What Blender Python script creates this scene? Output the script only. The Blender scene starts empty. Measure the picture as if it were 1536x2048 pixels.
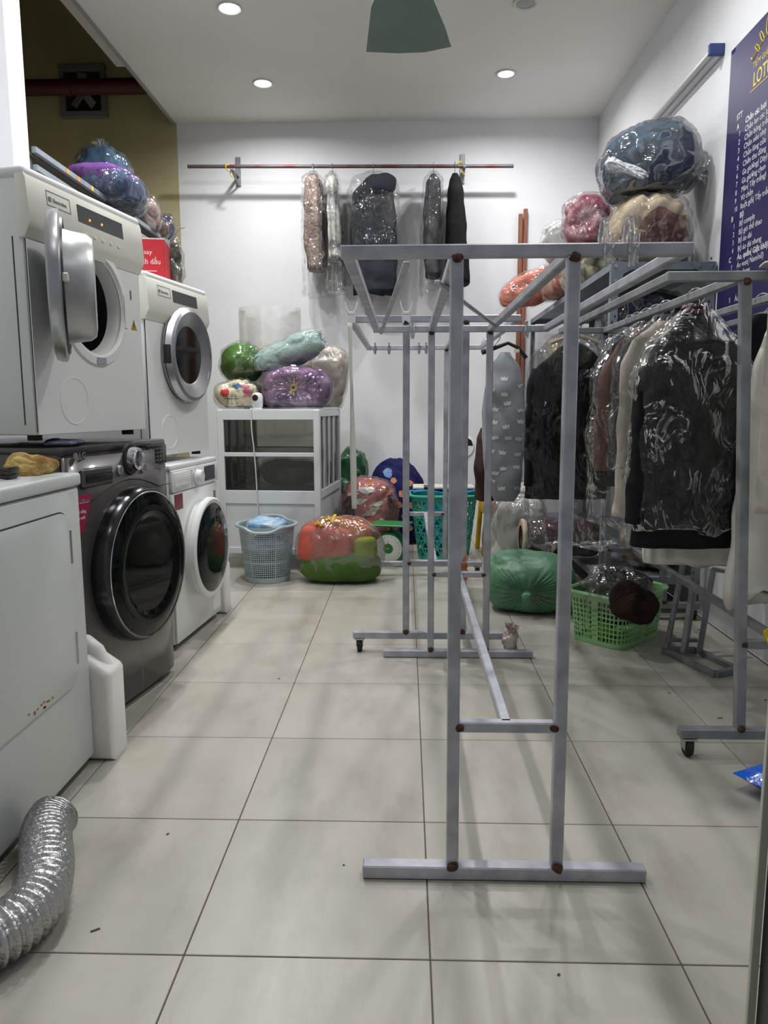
import bpy, bmesh, math, random
from mathutils import Vector, Matrix, noise
from mathutils.bvhtree import BVHTree

random.seed(7)
R = math.radians
PI = math.pi
SC = bpy.context.scene
COL = SC.collection

# ------------------------------------------------------------------ camera, world, lamps, exposure
cam_d = bpy.data.cameras.new('camera')
cam_d.sensor_fit = 'VERTICAL'
cam_d.sensor_height = 36.0
cam_d.lens = 1483.5 / 2048 * 36.0
cam_d.clip_start = 0.05
cam = bpy.data.objects.new('camera', cam_d)
COL.objects.link(cam)
_r = Vector((0.99955783, 0.02961065, -0.00271188))
_u = Vector((-0.00145609, 0.13983728, 0.99017343))
_f = Vector((-0.0296989, 0.98973165, -0.13981856))
_m = Matrix((_r, _u, -_f)).transposed().to_4x4()
_m.translation = Vector((0, 0, 1.1012))
cam.matrix_world = _m
SC.camera = cam

W = bpy.data.worlds.new('world')
SC.world = W
W.use_nodes = True
W.node_tree.nodes['Background'].inputs[0].default_value = (0.86, 0.93, 1.0, 1)
W.node_tree.nodes['Background'].inputs[1].default_value = 0.22

SC.view_settings.view_transform = 'Standard'
SC.view_settings.look = 'None'
SC.view_settings.gamma = 1.0
SC.view_settings.use_curve_mapping = False
SC.view_settings.exposure = 0.28
SC.cycles.use_denoising = True
SC.cycles.max_bounces = 8
SC.cycles.transparent_max_bounces = 24
SC.cycles.sample_clamp_indirect = 6.0
SC.cycles.caustics_reflective = False
SC.cycles.caustics_refractive = False

ZC = 3.429          # ceiling height
XR = 1.565          # right wall
YB = 6.48           # back wall
XE = -1.905         # edge of the lowered ceiling
# recessed downlights: x, y, lamp power (0 = not lit), label
LAMPS = [
    (-1.04, 5.72, 14, 'lit round ceiling downlight nearest the back wall'),
    (-1.04, 4.70, 18, 'lit round ceiling downlight second from the back wall, at the top edge'),
    (-1.04, 3.68, 19, 'lit round ceiling downlight above the stacked white dryer'),
    (-1.04, 2.66, 13, 'lit round ceiling downlight above the dark grey washer'),
    (-1.04, 1.64, 2.2, 'lit round ceiling downlight above the near white dryer'),
    (-1.04, 0.62, 2, 'lit round ceiling downlight above the entrance, washer side'),
    (0.70, 5.634, 16, 'faintly lit small round downlight on the right of the ceiling'),
    (0.69, 4.706, 0, 'unlit grey round downlight on the right at the top edge'),
    (0.69, 3.68, 11, 'lit round ceiling downlight beside the price sign'),
    (0.69, 2.66, 13, 'lit round ceiling downlight above the clothes rack'),
    (0.69, 1.64, 2.2, 'lit round ceiling downlight above the near garment rack'),
    (0.69, 0.62, 2, 'lit round ceiling downlight above the entrance, rack side'),
]
for (x, y, pw, lab) in LAMPS:
    if pw:
        ld = bpy.data.lights.new('downlight_lamp', 'AREA')
        ld.shape = 'DISK'
        ld.size = 0.10
        ld.energy = pw
        ld.spread = R(166)
        ld.color = (1.0, 0.995, 0.985)
        lo = bpy.data.objects.new('downlight_lamp', ld)
        COL.objects.link(lo)
        lo.location = (x, y, ZC - 0.012)

# ------------------------------------------------------------------ materials
def lin(c):
    return c / 12.92 if c <= 0.04045 else ((c + 0.055) / 1.055) ** 2.4

def rgb(r, g, b):
    return (lin(r / 255), lin(g / 255), lin(b / 255), 1.0)

MATS = {}

def mat(name, col, rough=0.6, metal=0.0, col2=None, nscale=6.0, bump=0.0, bscale=40.0, emit=0.0,
        alpha=None, coat=0.0, sheen=0.0, stretch=None, ramp=(0.38, 0.62), trans=0.0, sss=0.0, objrand=0.0, spec=None):
    if name in MATS:
        return MATS[name]
    m = bpy.data.materials.new(name)
    m.use_nodes = True
    nt = m.node_tree
    N, L = nt.nodes, nt.links
    b = N['Principled BSDF']
    b.inputs['Base Color'].default_value = col
    b.inputs['Roughness'].default_value = rough
    b.inputs['Metallic'].default_value = metal
    if coat:
        b.inputs['Coat Weight'].default_value = coat
        b.inputs['Coat Roughness'].default_value = 0.08
    if spec is not None:
        b.inputs['Specular IOR Level'].default_value = spec
    if sheen:
        b.inputs['Sheen Weight'].default_value = sheen
    if trans:
        b.inputs['Transmission Weight'].default_value = trans
    if sss:
        b.inputs['Subsurface Weight'].default_value = sss
        b.inputs['Subsurface Radius'].default_value = (0.05, 0.05, 0.05)
    if emit:
        b.inputs['Emission Color'].default_value = col
        b.inputs['Emission Strength'].default_value = emit
    tc = N.new('ShaderNodeTexCoord')
    vec = tc.outputs['Object']
    if stretch:
        mp = N.new('ShaderNodeMapping')
        mp.inputs['Scale'].default_value = stretch
        L.new(vec, mp.inputs[0])
        vec = mp.outputs[0]
    if col2 is not None:
        nz = N.new('ShaderNodeTexNoise')
        nz.inputs['Scale'].default_value = nscale
        nz.inputs['Detail'].default_value = 5
        L.new(vec, nz.inputs['Vector'])
        rp = N.new('ShaderNodeValToRGB')
        rp.color_ramp.elements[0].position = ramp[0]
        rp.color_ramp.elements[1].position = ramp[1]
        rp.color_ramp.elements[0].color = col
        rp.color_ramp.elements[1].color = col2
        L.new(nz.outputs['Fac'], rp.inputs['Fac'])
        out = rp.outputs['Color']
        if objrand:
            oi = N.new('ShaderNodeObjectInfo')
            hs = N.new('ShaderNodeHueSaturation')
            mr = N.new('ShaderNodeMapRange')
            mr.inputs['To Min'].default_value = 1 - objrand
            mr.inputs['To Max'].default_value = 1 + objrand
            L.new(oi.outputs['Random'], mr.inputs['Value'])
            L.new(mr.outputs[0], hs.inputs['Value'])
            L.new(out, hs.inputs['Color'])
            out = hs.outputs['Color']
        L.new(out, b.inputs['Base Color'])
    if bump:
        nb = N.new('ShaderNodeTexNoise')
        nb.inputs['Scale'].default_value = bscale
        nb.inputs['Detail'].default_value = 4
        L.new(vec, nb.inputs['Vector'])
        bp = N.new('ShaderNodeBump')
        bp.inputs['Strength'].default_value = bump
        bp.inputs['Distance'].default_value = 0.02
        L.new(nb.outputs['Fac'], bp.inputs['Height'])
        L.new(bp.outputs[0], b.inputs['Normal'])
    MATS[name] = m
    return m

def film(name, tint=(0.97, 0.97, 0.97, 1), base=0.012, fres=0.40, rough=0.11, bscale=9.0, bstr=0.7, gcol=(0.95, 0.95, 0.95, 1), const=0.07, stretch=None, patch=0.0, dist=0.03, detail=2, warp=0.5):
    """thin clear polythene: mostly see-through, with wrinkled glossy reflections"""
    if name in MATS:
        return MATS[name]
    m = bpy.data.materials.new(name)
    m.use_nodes = True
    nt = m.node_tree
    N, L = nt.nodes, nt.links
    N.remove(N['Principled BSDF'])
    o = N['Material Output']
    tr = N.new('ShaderNodeBsdfTransparent')
    tr.inputs[0].default_value = tint
    gl = N.new('ShaderNodeBsdfPrincipled')
    gl.inputs['Base Color'].default_value = gcol
    gl.inputs['Roughness'].default_value = rough
    gl.inputs['Specular IOR Level'].default_value = 1.0
    tc = N.new('ShaderNodeTexCoord')
    vo = N.new('ShaderNodeTexNoise')
    vo.inputs['Scale'].default_value = bscale
    vo.inputs['Detail'].default_value = detail
    vo.inputs['Distortion'].default_value = warp
    fv = tc.outputs['Object']
    if stretch:
        mp = N.new('ShaderNodeMapping')
        mp.inputs['Scale'].default_value = stretch
        L.new(fv, mp.inputs[0])
        fv = mp.outputs[0]
    L.new(fv, vo.inputs['Vector'])
    rp = N.new('ShaderNodeMath')
    rp.operation = 'ABSOLUTE'
    sb = N.new('ShaderNodeMath')
    sb.operation = 'SUBTRACT'
    sb.inputs[1].default_value = 0.5
    L.new(vo.outputs['Fac'], sb.inputs[0])
    L.new(sb.outputs[0], rp.inputs[0])
    bp = N.new('ShaderNodeBump')
    bp.inputs['Strength'].default_value = bstr
    bp.inputs['Distance'].default_value = dist
    hsock = rp.outputs[0]
    if patch:
        pn = N.new('ShaderNodeTexNoise')
        pn.inputs['Scale'].default_value = patch
        pn.inputs['Detail'].default_value = 1
        L.new(tc.outputs['Object'], pn.inputs['Vector'])
        pr_ = N.new('ShaderNodeMapRange')
        pr_.inputs['From Min'].default_value = 0.42
        pr_.inputs['From Max'].default_value = 0.54
        pr_.inputs['To Min'].default_value = 0.12
        pr_.inputs['To Max'].default_value = 1.0
        L.new(pn.outputs['Fac'], pr_.inputs['Value'])
        mm = N.new('ShaderNodeMath')
        mm.operation = 'MULTIPLY'
        L.new(hsock, mm.inputs[0])
        L.new(pr_.outputs[0], mm.inputs[1])
        hsock = mm.outputs[0]
    L.new(hsock, bp.inputs['Height'])
    L.new(bp.outputs[0], gl.inputs['Normal'])
    glo = N.new('ShaderNodeBsdfGlossy')
    glo.inputs['Roughness'].default_value = rough
    glo.inputs['Color'].default_value = (1, 1, 1, 1)
    L.new(bp.outputs[0], glo.inputs['Normal'])
    fr = N.new('ShaderNodeFresnel')
    fr.inputs['IOR'].default_value = 1.5
    L.new(bp.outputs[0], fr.inputs['Normal'])
    mu = N.new('ShaderNodeMath')
    mu.operation = 'MULTIPLY_ADD'
    mu.use_clamp = True
    mu.inputs[1].default_value = fres
    mu.inputs[2].default_value = const
    L.new(fr.outputs[0], mu.inputs[0])
    ms = N.new('ShaderNodeMixShader')
    ms.inputs[0].default_value = base
    L.new(tr.outputs[0], ms.inputs[1])
    L.new(gl.outputs[0], ms.inputs[2])
    ms2 = N.new('ShaderNodeMixShader')
    L.new(mu.outputs[0], ms2.inputs[0])
    L.new(ms.outputs[0], ms2.inputs[1])
    L.new(glo.outputs[0], ms2.inputs[2])
    L.new(ms2.outputs[0], o.inputs['Surface'])
    MATS[name] = m
    return m

M_WALL = mat('white_wall_paint', rgb(233, 234, 238), 0.75, col2=rgb(226, 227, 231), nscale=1.6, bump=0.05, bscale=30)
M_CEIL = mat('ceiling_paint', rgb(230, 230, 224), 0.85, col2=rgb(224, 224, 217), nscale=1.0)
M_YEL = mat('yellow_wall_paint', rgb(186, 178, 142), 0.85, col2=rgb(176, 168, 130), nscale=2.5)
M_VOID = mat('raw_slab_concrete', rgb(96, 92, 84), 0.9, col2=rgb(78, 75, 70), nscale=3)
M_GROUT = mat('dark_grout', rgb(96, 88, 76), 0.9)
M_TILE = mat('beige_floor_tile', rgb(182, 178, 168), 0.33, col2=rgb(173, 169, 158), nscale=3.2, objrand=0.025, bump=0.015, bscale=90)
M_STEEL = mat('galvanised_tube', rgb(190, 192, 202), 0.40, 0.3, col2=rgb(164, 166, 176), nscale=14, stretch=(1, 1, 1), bump=0.03, bscale=60)
M_STEELD = mat('dull_galvanised_tube', rgb(150, 154, 156), 0.5, 0.35, col2=rgb(128, 132, 136), nscale=12)
M_RUST = mat('rusty_weld', rgb(98, 62, 50), 0.85, 0.1, col2=rgb(66, 46, 40), nscale=60, bump=0.6, bscale=120)
M_APPL = mat('white_enamel', rgb(226, 228, 228), 0.32, col2=rgb(219, 221, 220), nscale=1.5)
M_APPLD = mat('aged_white_enamel', rgb(207, 211, 211), 0.36, col2=rgb(199, 203, 202), nscale=2)
M_IVORY = mat('ivory_plastic', rgb(222, 221, 210), 0.4)
M_SEAM = mat('dark_seam', rgb(60, 60, 60), 0.8)
M_GRAPH = mat('graphite_metallic', rgb(92, 88, 88), 0.3, 0.6, col2=rgb(84, 80, 80), nscale=3, coat=0.4)
M_BLACKG = mat('black_door_glass', rgb(10, 13, 13), 0.05, 0.0, spec=0.22)
M_GREENG = mat('green_black_door_glass', rgb(16, 24, 23), 0.06, 0.0, spec=0.22)
M_CHROME = mat('polished_chrome', rgb(210, 212, 214), 0.14, 1.0)
M_SATIN = mat('satin_silver', rgb(176, 178, 182), 0.32, 0.85)
M_BLACK = mat('black_plastic', rgb(22, 22, 24), 0.35)
M_DARK = mat('dark_display', rgb(38, 42, 44), 0.2)
M_GREYP = mat('grey_print', rgb(120, 120, 120), 0.6)
M_WHITEP = mat('white_print', rgb(232, 232, 236), 0.6)
M_LED = mat('orange_indicator', rgb(255, 110, 40), 0.4, emit=4)
M_RUBBER = mat('black_rubber', rgb(30, 30, 30), 0.8)
M_FILM = film('clear_polythene')
M_FILM_T = film('thin_clear_polythene', base=0.008, fres=0.30, bscale=7, const=0.05)
M_FILM_H = film('cloudy_polythene', base=0.05, fres=0.45, rough=0.16, bscale=10)
M_FILM_ROLL = film('milky_plastic_roll', base=0.34, fres=0.6, rough=0.2, bscale=6, bstr=0.4)
M_JERRY = mat('milky_jerrycan_plastic', rgb(228, 226, 224), 0.35, sss=0.25, col2=rgb(222, 219, 217), nscale=2)
M_FOIL = mat('aluminium_foil_duct', rgb(190, 190, 190), 0.34, 0.9, bump=0.45, bscale=60)
M_ALU = mat('white_powder_coated_aluminium', rgb(222, 226, 230), 0.4)
M_WOOD = mat('reddish_wood', rgb(150, 96, 70), 0.5, col2=rgb(126, 76, 54), nscale=10, stretch=(8, 8, 0.6))
M_NAVY = mat('navy_sign_print', rgb(40, 34, 92), 0.5, col2=rgb(44, 38, 86), nscale=2)
M_GOLD = mat('yellow_sign_print', rgb(214, 190, 60), 0.5)
M_RED = mat('red_box_card', rgb(186, 36, 48), 0.5)
M_WIRE = mat('white_cable', rgb(220, 220, 214), 0.5)
M_TIEY = mat('yellow_tie', rgb(216, 178, 60), 0.5)

def glass_mat(name, tint, base=0.05, gcol=(0.6, 0.65, 0.65, 1)):
    return film(name, tint=tint, base=base, fres=1.0, rough=0.02, bscale=1.0, bstr=0.0, gcol=gcol, const=0.0)

M_GLASS = glass_mat('smoky_cabinet_glass', (0.80, 0.80, 0.77, 1), 0.008)
M_FILM_G = film('garment_polythene', base=0.006, fres=0.42, rough=0.09, bscale=12, bstr=0.9, const=0.02, stretch=(1, 1, 0.6), patch=7.0, dist=0.07, detail=2.5, warp=1.2)

def fabric(name, c1, c2=None, ns=8.0, bump=0.35, bs=26.0, rough=0.85):
    return mat(name, c1, rough, col2=c2 or tuple(min(1, v * 0.82) for v in c1[:3]) + (1,), nscale=ns, bump=bump, bscale=bs, spec=0.2)

# ------------------------------------------------------------------ mesh builder
class MB:
    def __init__(self):
        self.bm = bmesh.new()

    def box(self, x0, x1, y0, y1, z0, z1, bev=0.0, seg=2, mtx=None):
        vs = [self.bm.verts.new(p) for p in ((x0, y0, z0), (x1, y0, z0), (x1, y1, z0), (x0, y1, z0),
                                             (x0, y0, z1), (x1, y0, z1), (x1, y1, z1), (x0, y1, z1))]
        fs = [(3, 2, 1, 0), (4, 5, 6, 7), (0, 1, 5, 4), (1, 2, 6, 5), (2, 3, 7, 6), (3, 0, 4, 7)]
        faces = [self.bm.faces.new([vs[i] for i in f]) for f in fs]
        if mtx is not None:
            for v in vs:
                v.co = mtx @ v.co
        if bev > 0:
            es = set()
            for f in faces:
                es.update(f.edges)
            bmesh.ops.bevel(self.bm, geom=list(es), offset=bev, segments=seg, affect='EDGES', profile=0.5)
        return self

    def bar(self, p, q, w, h=None, bev=0.003, up=(0, 0, 1)):
        """square tube from p to q: w across, h along 'up'"""
        h = h or w
        p, q = Vector(p), Vector(q)
        d = q - p
        L = d.length
        d.normalize()
        upv = Vector(up)
        if abs(d.dot(upv)) > 0.99:
            upv = Vector((0, 1, 0))
        s = d.cross(upv).normalized()
        t = s.cross(d).normalized()
        m = Matrix((s, d, t)).transposed().to_4x4()
        m.translation = p
        return self.box(-w / 2, w / 2, 0, L, -h / 2, h / 2, bev, 1, m)

    def prism(self, poly, axis, a, b, bev=0.0, seg=2):
        """extrude a 2D polygon along an axis from a to b"""
        def P(u, v, t):
            return {'x': (t, u, v), 'y': (u, t, v), 'z': (u, v, t)}[axis]
        A = [self.bm.verts.new(P(u, v, a)) for u, v in poly]
        B = [self.bm.verts.new(P(u, v, b)) for u, v in poly]
        n = len(poly)
        fs = [self.bm.faces.new(A[::-1]), self.bm.faces.new(B)]
        for i in range(n):
            fs.append(self.bm.faces.new((A[i], A[(i + 1) % n], B[(i + 1) % n], B[i])))
        bmesh.ops.recalc_face_normals(self.bm, faces=fs)
        if bev > 0:
            es = set()
            for f in fs[:2]:
                es.update(f.edges)
            bmesh.ops.bevel(self.bm, geom=list(es), offset=bev, segments=seg, affect='EDGES', profile=0.5)
        return self

    def rings(self, rings, closed=True, cap=True, loop=False):
        """bridge a list of rings of points"""
        V = [[self.bm.verts.new(p) for p in r] for r in rings]
        n = len(V[0])
        rng = range(len(V)) if loop else range(len(V) - 1)
        for i in rng:
            a, b = V[i], V[(i + 1) % len(V)]
            for j in range(n if closed else n - 1):
                k = (j + 1) % n
                try:
                    self.bm.faces.new((a[j], a[k], b[k], b[j]))
                except ValueError:
                    pass
        if cap and not loop:
            for r, rev in ((V[0], True), (V[-1], False)):
                try:
                    self.bm.faces.new(r[::-1] if rev else r)
                except ValueError:
                    pass
        return V

    def tube(self, path, r, n=8, cap=True, loop=False, rf=None):
        P = [Vector(p) for p in path]
        rings = []
        up = Vector((0, 0, 1))
        prev = None
        for i, p in enumerate(P):
            if loop:
                d = P[(i + 1) % len(P)] - P[i - 1]
            else:
                d = P[min(i + 1, len(P) - 1)] - P[max(i - 1, 0)]
            d.normalize()
            if prev is None:
                s = d.cross(up)
                if s.length < 1e-3:
                    s = d.cross(Vector((1, 0, 0)))
            else:
                s = prev - d * prev.dot(d)
            s.normalize()
            prev = s
            t = s.cross(d)
            rr = rf(i) if rf else r
            rings.append([p + s * (rr * math.cos(2 * PI * k / n)) + t * (rr * math.sin(2 * PI * k / n)) for k in range(n)])
        self.rings(rings, True, cap, loop)
        return self

    def lathe(self, prof, n=32, axis='z', o=(0, 0, 0), cap=True, wob=None):
        rings = []
        for k, (r, h) in enumerate(prof):
            ring = []
            for i in range(n):
                a = 2 * PI * i / n
                rr = r * (1 + (wob(a, k) if wob else 0))
                u, v = rr * math.cos(a), rr * math.sin(a)
                p = {'z': (u, v, h), 'x': (h, u, v), 'y': (v, h, u)}[axis]
                ring.append((p[0] + o[0], p[1] + o[1], p[2] + o[2]))
            rings.append(ring)
        self.rings(rings, True, cap)
        return self

    def poly(self, pts):
        vs = [self.bm.verts.new(p) for p in pts]
        self.bm.faces.new(vs)
        return self

    def sheet(self, fn, nu, nv):
        V = [[self.bm.verts.new(fn(i / nu, j / nv)) for j in range(nv + 1)] for i in range(nu + 1)]
        for i in range(nu):
            for j in range(nv):
                self.bm.faces.new((V[i][j], V[i + 1][j], V[i + 1][j + 1], V[i][j + 1]))
        return self

    def build(self, name, m, parent=None, loc=None, rot=None, smooth=35, solid=0.0, recalc=True):
        if recalc:
            bmesh.ops.recalc_face_normals(self.bm, faces=self.bm.faces)
        me = bpy.data.meshes.new(name)
        self.bm.to_mesh(me)
        self.bm.free()
        me.materials.append(m)
        if smooth:
            me.shade_smooth()
            me.set_sharp_from_angle(angle=R(smooth))
        o = bpy.data.objects.new(name, me)
        COL.objects.link(o)
        if parent is not None:
            o.parent = parent
        if loc is not None:
            o.location = loc
        if rot is not None:
            o.rotation_euler = rot
        if solid:
            sm = o.modifiers.new('thickness', 'SOLIDIFY')
            sm.thickness = solid
            sm.offset = 0
        return o

def tag(o, label, cat, group=None):
    o['label'] = label
    o['category'] = cat
    if group:
        o['group'] = group
    return o

def thing(name, label, cat, loc=(0, 0, 0), rz=0.0, group=None):
    o = bpy.data.objects.new(name, None)
    o.empty_display_size = 0.05
    COL.objects.link(o)
    o.location = loc
    o.rotation_euler = (0, 0, rz)
    return tag(o, label, cat, group)

def struct(o, label=None, cat=None):
    o['kind'] = 'structure'
    if label:
        o['label'] = label
    if cat:
        o['category'] = cat
    return o

def text(name, s, size, m, parent, loc, xdir, ydir, ext=0.0006, align='LEFT', bold=0.0, sx=1.0):
    cu = bpy.data.curves.new('txt', 'FONT')
    cu.body = s
    cu.size = size
    cu.extrude = ext
    cu.offset = bold
    cu.align_x = align
    cu.resolution_u = 3
    tmp = bpy.data.objects.new('txt', cu)
    me = bpy.data.meshes.new_from_object(tmp)
    bpy.data.objects.remove(tmp)
    me.materials.clear()
    me.materials.append(m)
    o = bpy.data.objects.new(name, me)
    COL.objects.link(o)
    x, y = Vector(xdir).normalized(), Vector(ydir).normalized()
    mt = Matrix((x * sx, y, x.cross(y))).transposed().to_4x4()
    mt.translation = Vector(loc)
    if parent is not None:
        o.parent = parent
    o.matrix_local = mt
    return o

def spow(v, e):
    return math.copysign(abs(v) ** e, v)

def soft(mb, c, r, axis=(0, 0, 1), e1=0.8, e2=0.8, amp=0.02, freq=4.0, seed=0.0, wr=(0, 0), flat=None, n=48, m=30,
         crum=0.0, grow=0.0, side=None, pinch=0.0, ridge=0.0, rf=5.0):
    """a soft stuffed body: superellipsoid with lumps, gathered folds round its poles, flattened where it rests.
    c centre, r radii (two across, one along axis), wr = (number of gathers, depth)"""
    ax = Vector(axis).normalized()
    sd = Vector(side) if side else (Vector((1, 0, 0)) if abs(ax.x) < 0.8 else Vector((0, 1, 0)))
    s = (sd - ax * sd.dot(ax)).normalized()
    t = ax.cross(s)
    c = Vector(c)
    sv = Vector((seed * 3.7, seed * 1.3, seed * 7.1))
    rings = []
    for i in range(m + 1):
        ph = PI * min(max(i / m, 0.004), 0.996)
        cp, sp = math.cos(ph), math.sin(ph)
        ring = []
        for j in range(n):
            th = 2 * PI * j / n
            rad = spow(sp, e1)
            x, y, z = rad * spow(math.cos(th), e2), rad * spow(math.sin(th), e2), spow(cp, e1)
            if wr[1]:
                w = math.exp(-((sp - 0.12) / 0.45) ** 2)
                z -= 0.0
                kk = wr[0]
                g = math.cos(kk * th + 2.0 * math.sin(th * 3 + seed)) * wr[1] * w
                z += math.copysign(g * min(1, sp * 3), cp)
                if pinch:
                    z -= math.copysign(pinch * math.exp(-(sp / 0.35) ** 2), cp)
            p = s * (x * (r[0] + grow)) + t * (y * (r[1] + grow)) + ax * (z * (r[2] + grow))
            d = p.normalized() if p.length > 1e-6 else ax
            q = c + p
            nv = q * freq + sv
            a = amp * (noise.noise(nv) + 0.5 * noise.noise(nv * 2.3 + Vector((5, 1, 2))))
            if ridge:
                nn = abs(noise.noise(q * rf + sv * 1.7))
                n2 = abs(noise.noise(q * rf * 2.1 + sv))
                a -= ridge * (max(0.0, 0.16 - nn) / 0.16 + 0.5 * max(0.0, 0.14 - n2) / 0.14)
            if crum:
                a += crum * (0.5 - abs(noise.noise(q * 11 + sv)) * 1.6 + 0.5 * noise.noise(q * 29 + sv))
            q = q + d * a
            if flat is not None and q.z < flat:
                q.z = flat + (q.z - flat) * 0.02
            ring.append(q)
        rings.append(ring)
    mb.rings(rings, True, True)
    return mb

def decals(src, shapes, m, name, parent, off=0.003, view=None):
    """flat prints laid onto a soft body: each shape = (origin, direction, right vector, [2D outline])"""
    bvh = BVHTree.FromPolygons([v.co.copy() for v in src.data.vertices], [tuple(p.vertices) for p in src.data.polygons])
    mb = MB()
    cnt = 0
    for (o, d, right, pts) in shapes:
        o, d, right = Vector(o), Vector(d).normalized(), Vector(right)
        right = (right - d * right.dot(d)).normalized()
        up = right.cross(d)
        cx = sum(p[0] for p in pts) / len(pts)
        cy = sum(p[1] for p in pts) / len(pts)
        size = max(max(abs(p[0] - cx), abs(p[1] - cy)) for p in pts)
        K = max(1, min(8, int(size / 0.012)))
        def hitp(u, v):
            h = bvh.ray_cast(o + right * u + up * v, d)
            return None if h[0] is None else h[0] - d * off
        rings, ok = [], True
        centre = hitp(cx, cy)
        for k in range(1, K + 1):
            ring = [hitp(cx + (p[0] - cx) * k / K, cy + (p[1] - cy) * k / K) for p in pts]
            if any(q is None for q in ring):
                ok = k > 1
                break
            rings.append(ring)
        if centre is None or not ok or not rings:
            continue
        cnt += 1
        V = [[mb.bm.verts.new(q) for q in ring] for ring in rings]
        c0 = mb.bm.verts.new(centre)
        n_ = len(pts)
        for i in range(n_):
            k = (i + 1) % n_
            mb.bm.faces.new((c0, V[0][i], V[0][k]))
            for q in range(len(V) - 1):
                mb.bm.faces.new((V[q][i], V[q][k], V[q + 1][k], V[q + 1][i]))
    if cnt == 0:
        mb.bm.free()
        return None
    o = mb.build(name, m, parent, smooth=0)
    if cnt > 20:
        o['kind'] = 'stuff'
    return o

def blot(rx, ry, seed, n=12, rough=0.35):
    rnd = random.Random(seed)
    return [(rx * (1 + rnd.uniform(-rough, rough)) * math.cos(2 * PI * i / n), ry * (1 + rnd.uniform(-rough, rough)) * math.sin(2 * PI * i / n)) for i in range(n)]

def ruffle(mb, base, d, L, r0, r1, k=9, n=54, seed=0, m=7):
    """the frilled neck of a tied bag: narrow at the tie, flaring with pleats"""
    d = Vector(d).normalized()
    s = d.cross(Vector((0.3, 0.5, 0.8))).normalized()
    t = d.cross(s)
    rings = []
    for i in range(m + 1):
        f = i / m
        ring = []
        for j in range(n):
            a = 2 * PI * j / n
            rr = (r0 + (r1 - r0) * f ** 1.3) * (1 + 0.35 * f * math.sin(k * a + seed) + 0.15 * f * math.sin(3 * a + 2 * seed))
            ln = L * f * (1 + 0.18 * math.sin(2 * a + seed))
            ring.append(Vector(base) + d * ln + s * rr * math.cos(a) + t * rr * math.sin(a))
        rings.append(ring)
    mb.rings(rings, True, False)
    return mb

# ------------------------------------------------------------------ the room
def slab(name, x0, x1, y0, y1, z0, z1, m):
    return struct(MB().box(x0, x1, y0, y1, z0, z1).build(name, m, smooth=0))

YF = -1.6
def tile_material():
    m = M_TILE
    nt = m.node_tree
    N, L = nt.nodes, nt.links
    b = N['Principled BSDF']
    src = b.inputs['Base Color'].links[0].from_socket
    geo = N.new('ShaderNodeNewGeometry')
    mp = N.new('ShaderNodeMapping')
    mp.inputs['Scale'].default_value = (2.6, 0.9, 1)
    L.new(geo.outputs['Position'], mp.inputs[0])
    nz = N.new('ShaderNodeTexNoise')
    nz.inputs['Scale'].default_value = 2.2
    nz.inputs['Detail'].default_value = 8
    nz.inputs['Roughness'].default_value = 0.68
    L.new(mp.outputs[0], nz.inputs['Vector'])
    rp = N.new('ShaderNodeValToRGB')
    rp.color_ramp.elements[0].position = 0.50
    rp.color_ramp.elements[1].position = 0.78
    rp.color_ramp.elements[0].color = (1, 1, 1, 1)
    rp.color_ramp.elements[1].color = (0.62, 0.60, 0.56, 1)
    L.new(nz.outputs['Fac'], rp.inputs['Fac'])
    mx = N.new('ShaderNodeMixRGB')
    mx.blend_type = 'MULTIPLY'
    mx.inputs[0].default_value = 0.8
    L.new(src, mx.inputs[1])
    L.new(rp.outputs[0], mx.inputs[2])
    L.new(mx.outputs[0], b.inputs['Base Color'])
tile_material()
floor = slab('floor', -3.3, XR, YF, YB, -0.1, -0.003, M_GROUT)
tile_cache = {}
xs = [-0.45 + 0.5 * i for i in range(-6, 5)]
ys = [1.354 + 0.5 * j for j in range(-6, 11)]
for i in range(len(xs)):
    for j in range(len(ys)):
        g = 0.0017
        y0, y1 = max(ys[j] + g, YF), min(ys[j] + 0.5 - g, YB)
        lo = -1.95 if y0 < 3.45 else -3.3
        x0, x1 = max(xs[i] + g, lo), min(xs[i] + 0.5 - g, XR)
        if x1 - x0 < 0.02 or y1 - y0 < 0.02:
            continue
        key = (round(x1 - x0, 3), round(y1 - y0, 3))
        if key not in tile_cache:
            o = MB().box(0, key[0], 0, key[1], -0.014, 0, 0.0012, 1).build('tile', M_TILE, floor, smooth=0)
            tile_cache[key] = o.data
        else:
            o = bpy.data.objects.new('tile', tile_cache[key])
            COL.objects.link(o)
            o.parent = floor
        o.location = (x0, y0, 0)

slab('wall_back', XE, XR, YB, YB + 0.1, 0, 4.4, M_WALL)
slab('wall_back_alcove', -3.3, XE, YB, YB + 0.1, 0, 4.4, M_YEL)
slab('wall_right', XR, XR + 0.1, YF, YB + 0.1, 0, 4.4, M_WALL)
slab('wall_left', -2.05, -1.95, YF, 3.45, 0, 4.4, M_WALL)
slab('wall_pillar', -2.05, -1.755, 3.45, 3.6, 0, 4.4, M_WALL)
slab('wall_alcove_front', -3.3, -2.05, 3.45, 3.6, 0, 4.4, M_YEL)
slab('wall_alcove_left', -3.4, -3.3, 3.45, YB + 0.1, 0, 4.4, M_YEL)
slab('wall_front_above', -2.05, XR, YF - 0.1, YF, 2.7, 4.4, M_WALL)
slab('ceiling', XE, XR, YF, YB, ZC, ZC + 0.05, M_CEIL)
slab('ceiling_upper', -3.4, XR + 0.1, YF - 0.1, YB + 0.1, 4.4, 4.5, M_VOID)
slab('trim_1', XE - 0.022, XE, YF, YB, ZC - 0.014, ZC + 0.06, mat('trim_grey', rgb(150, 150, 146), 0.5))
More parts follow.
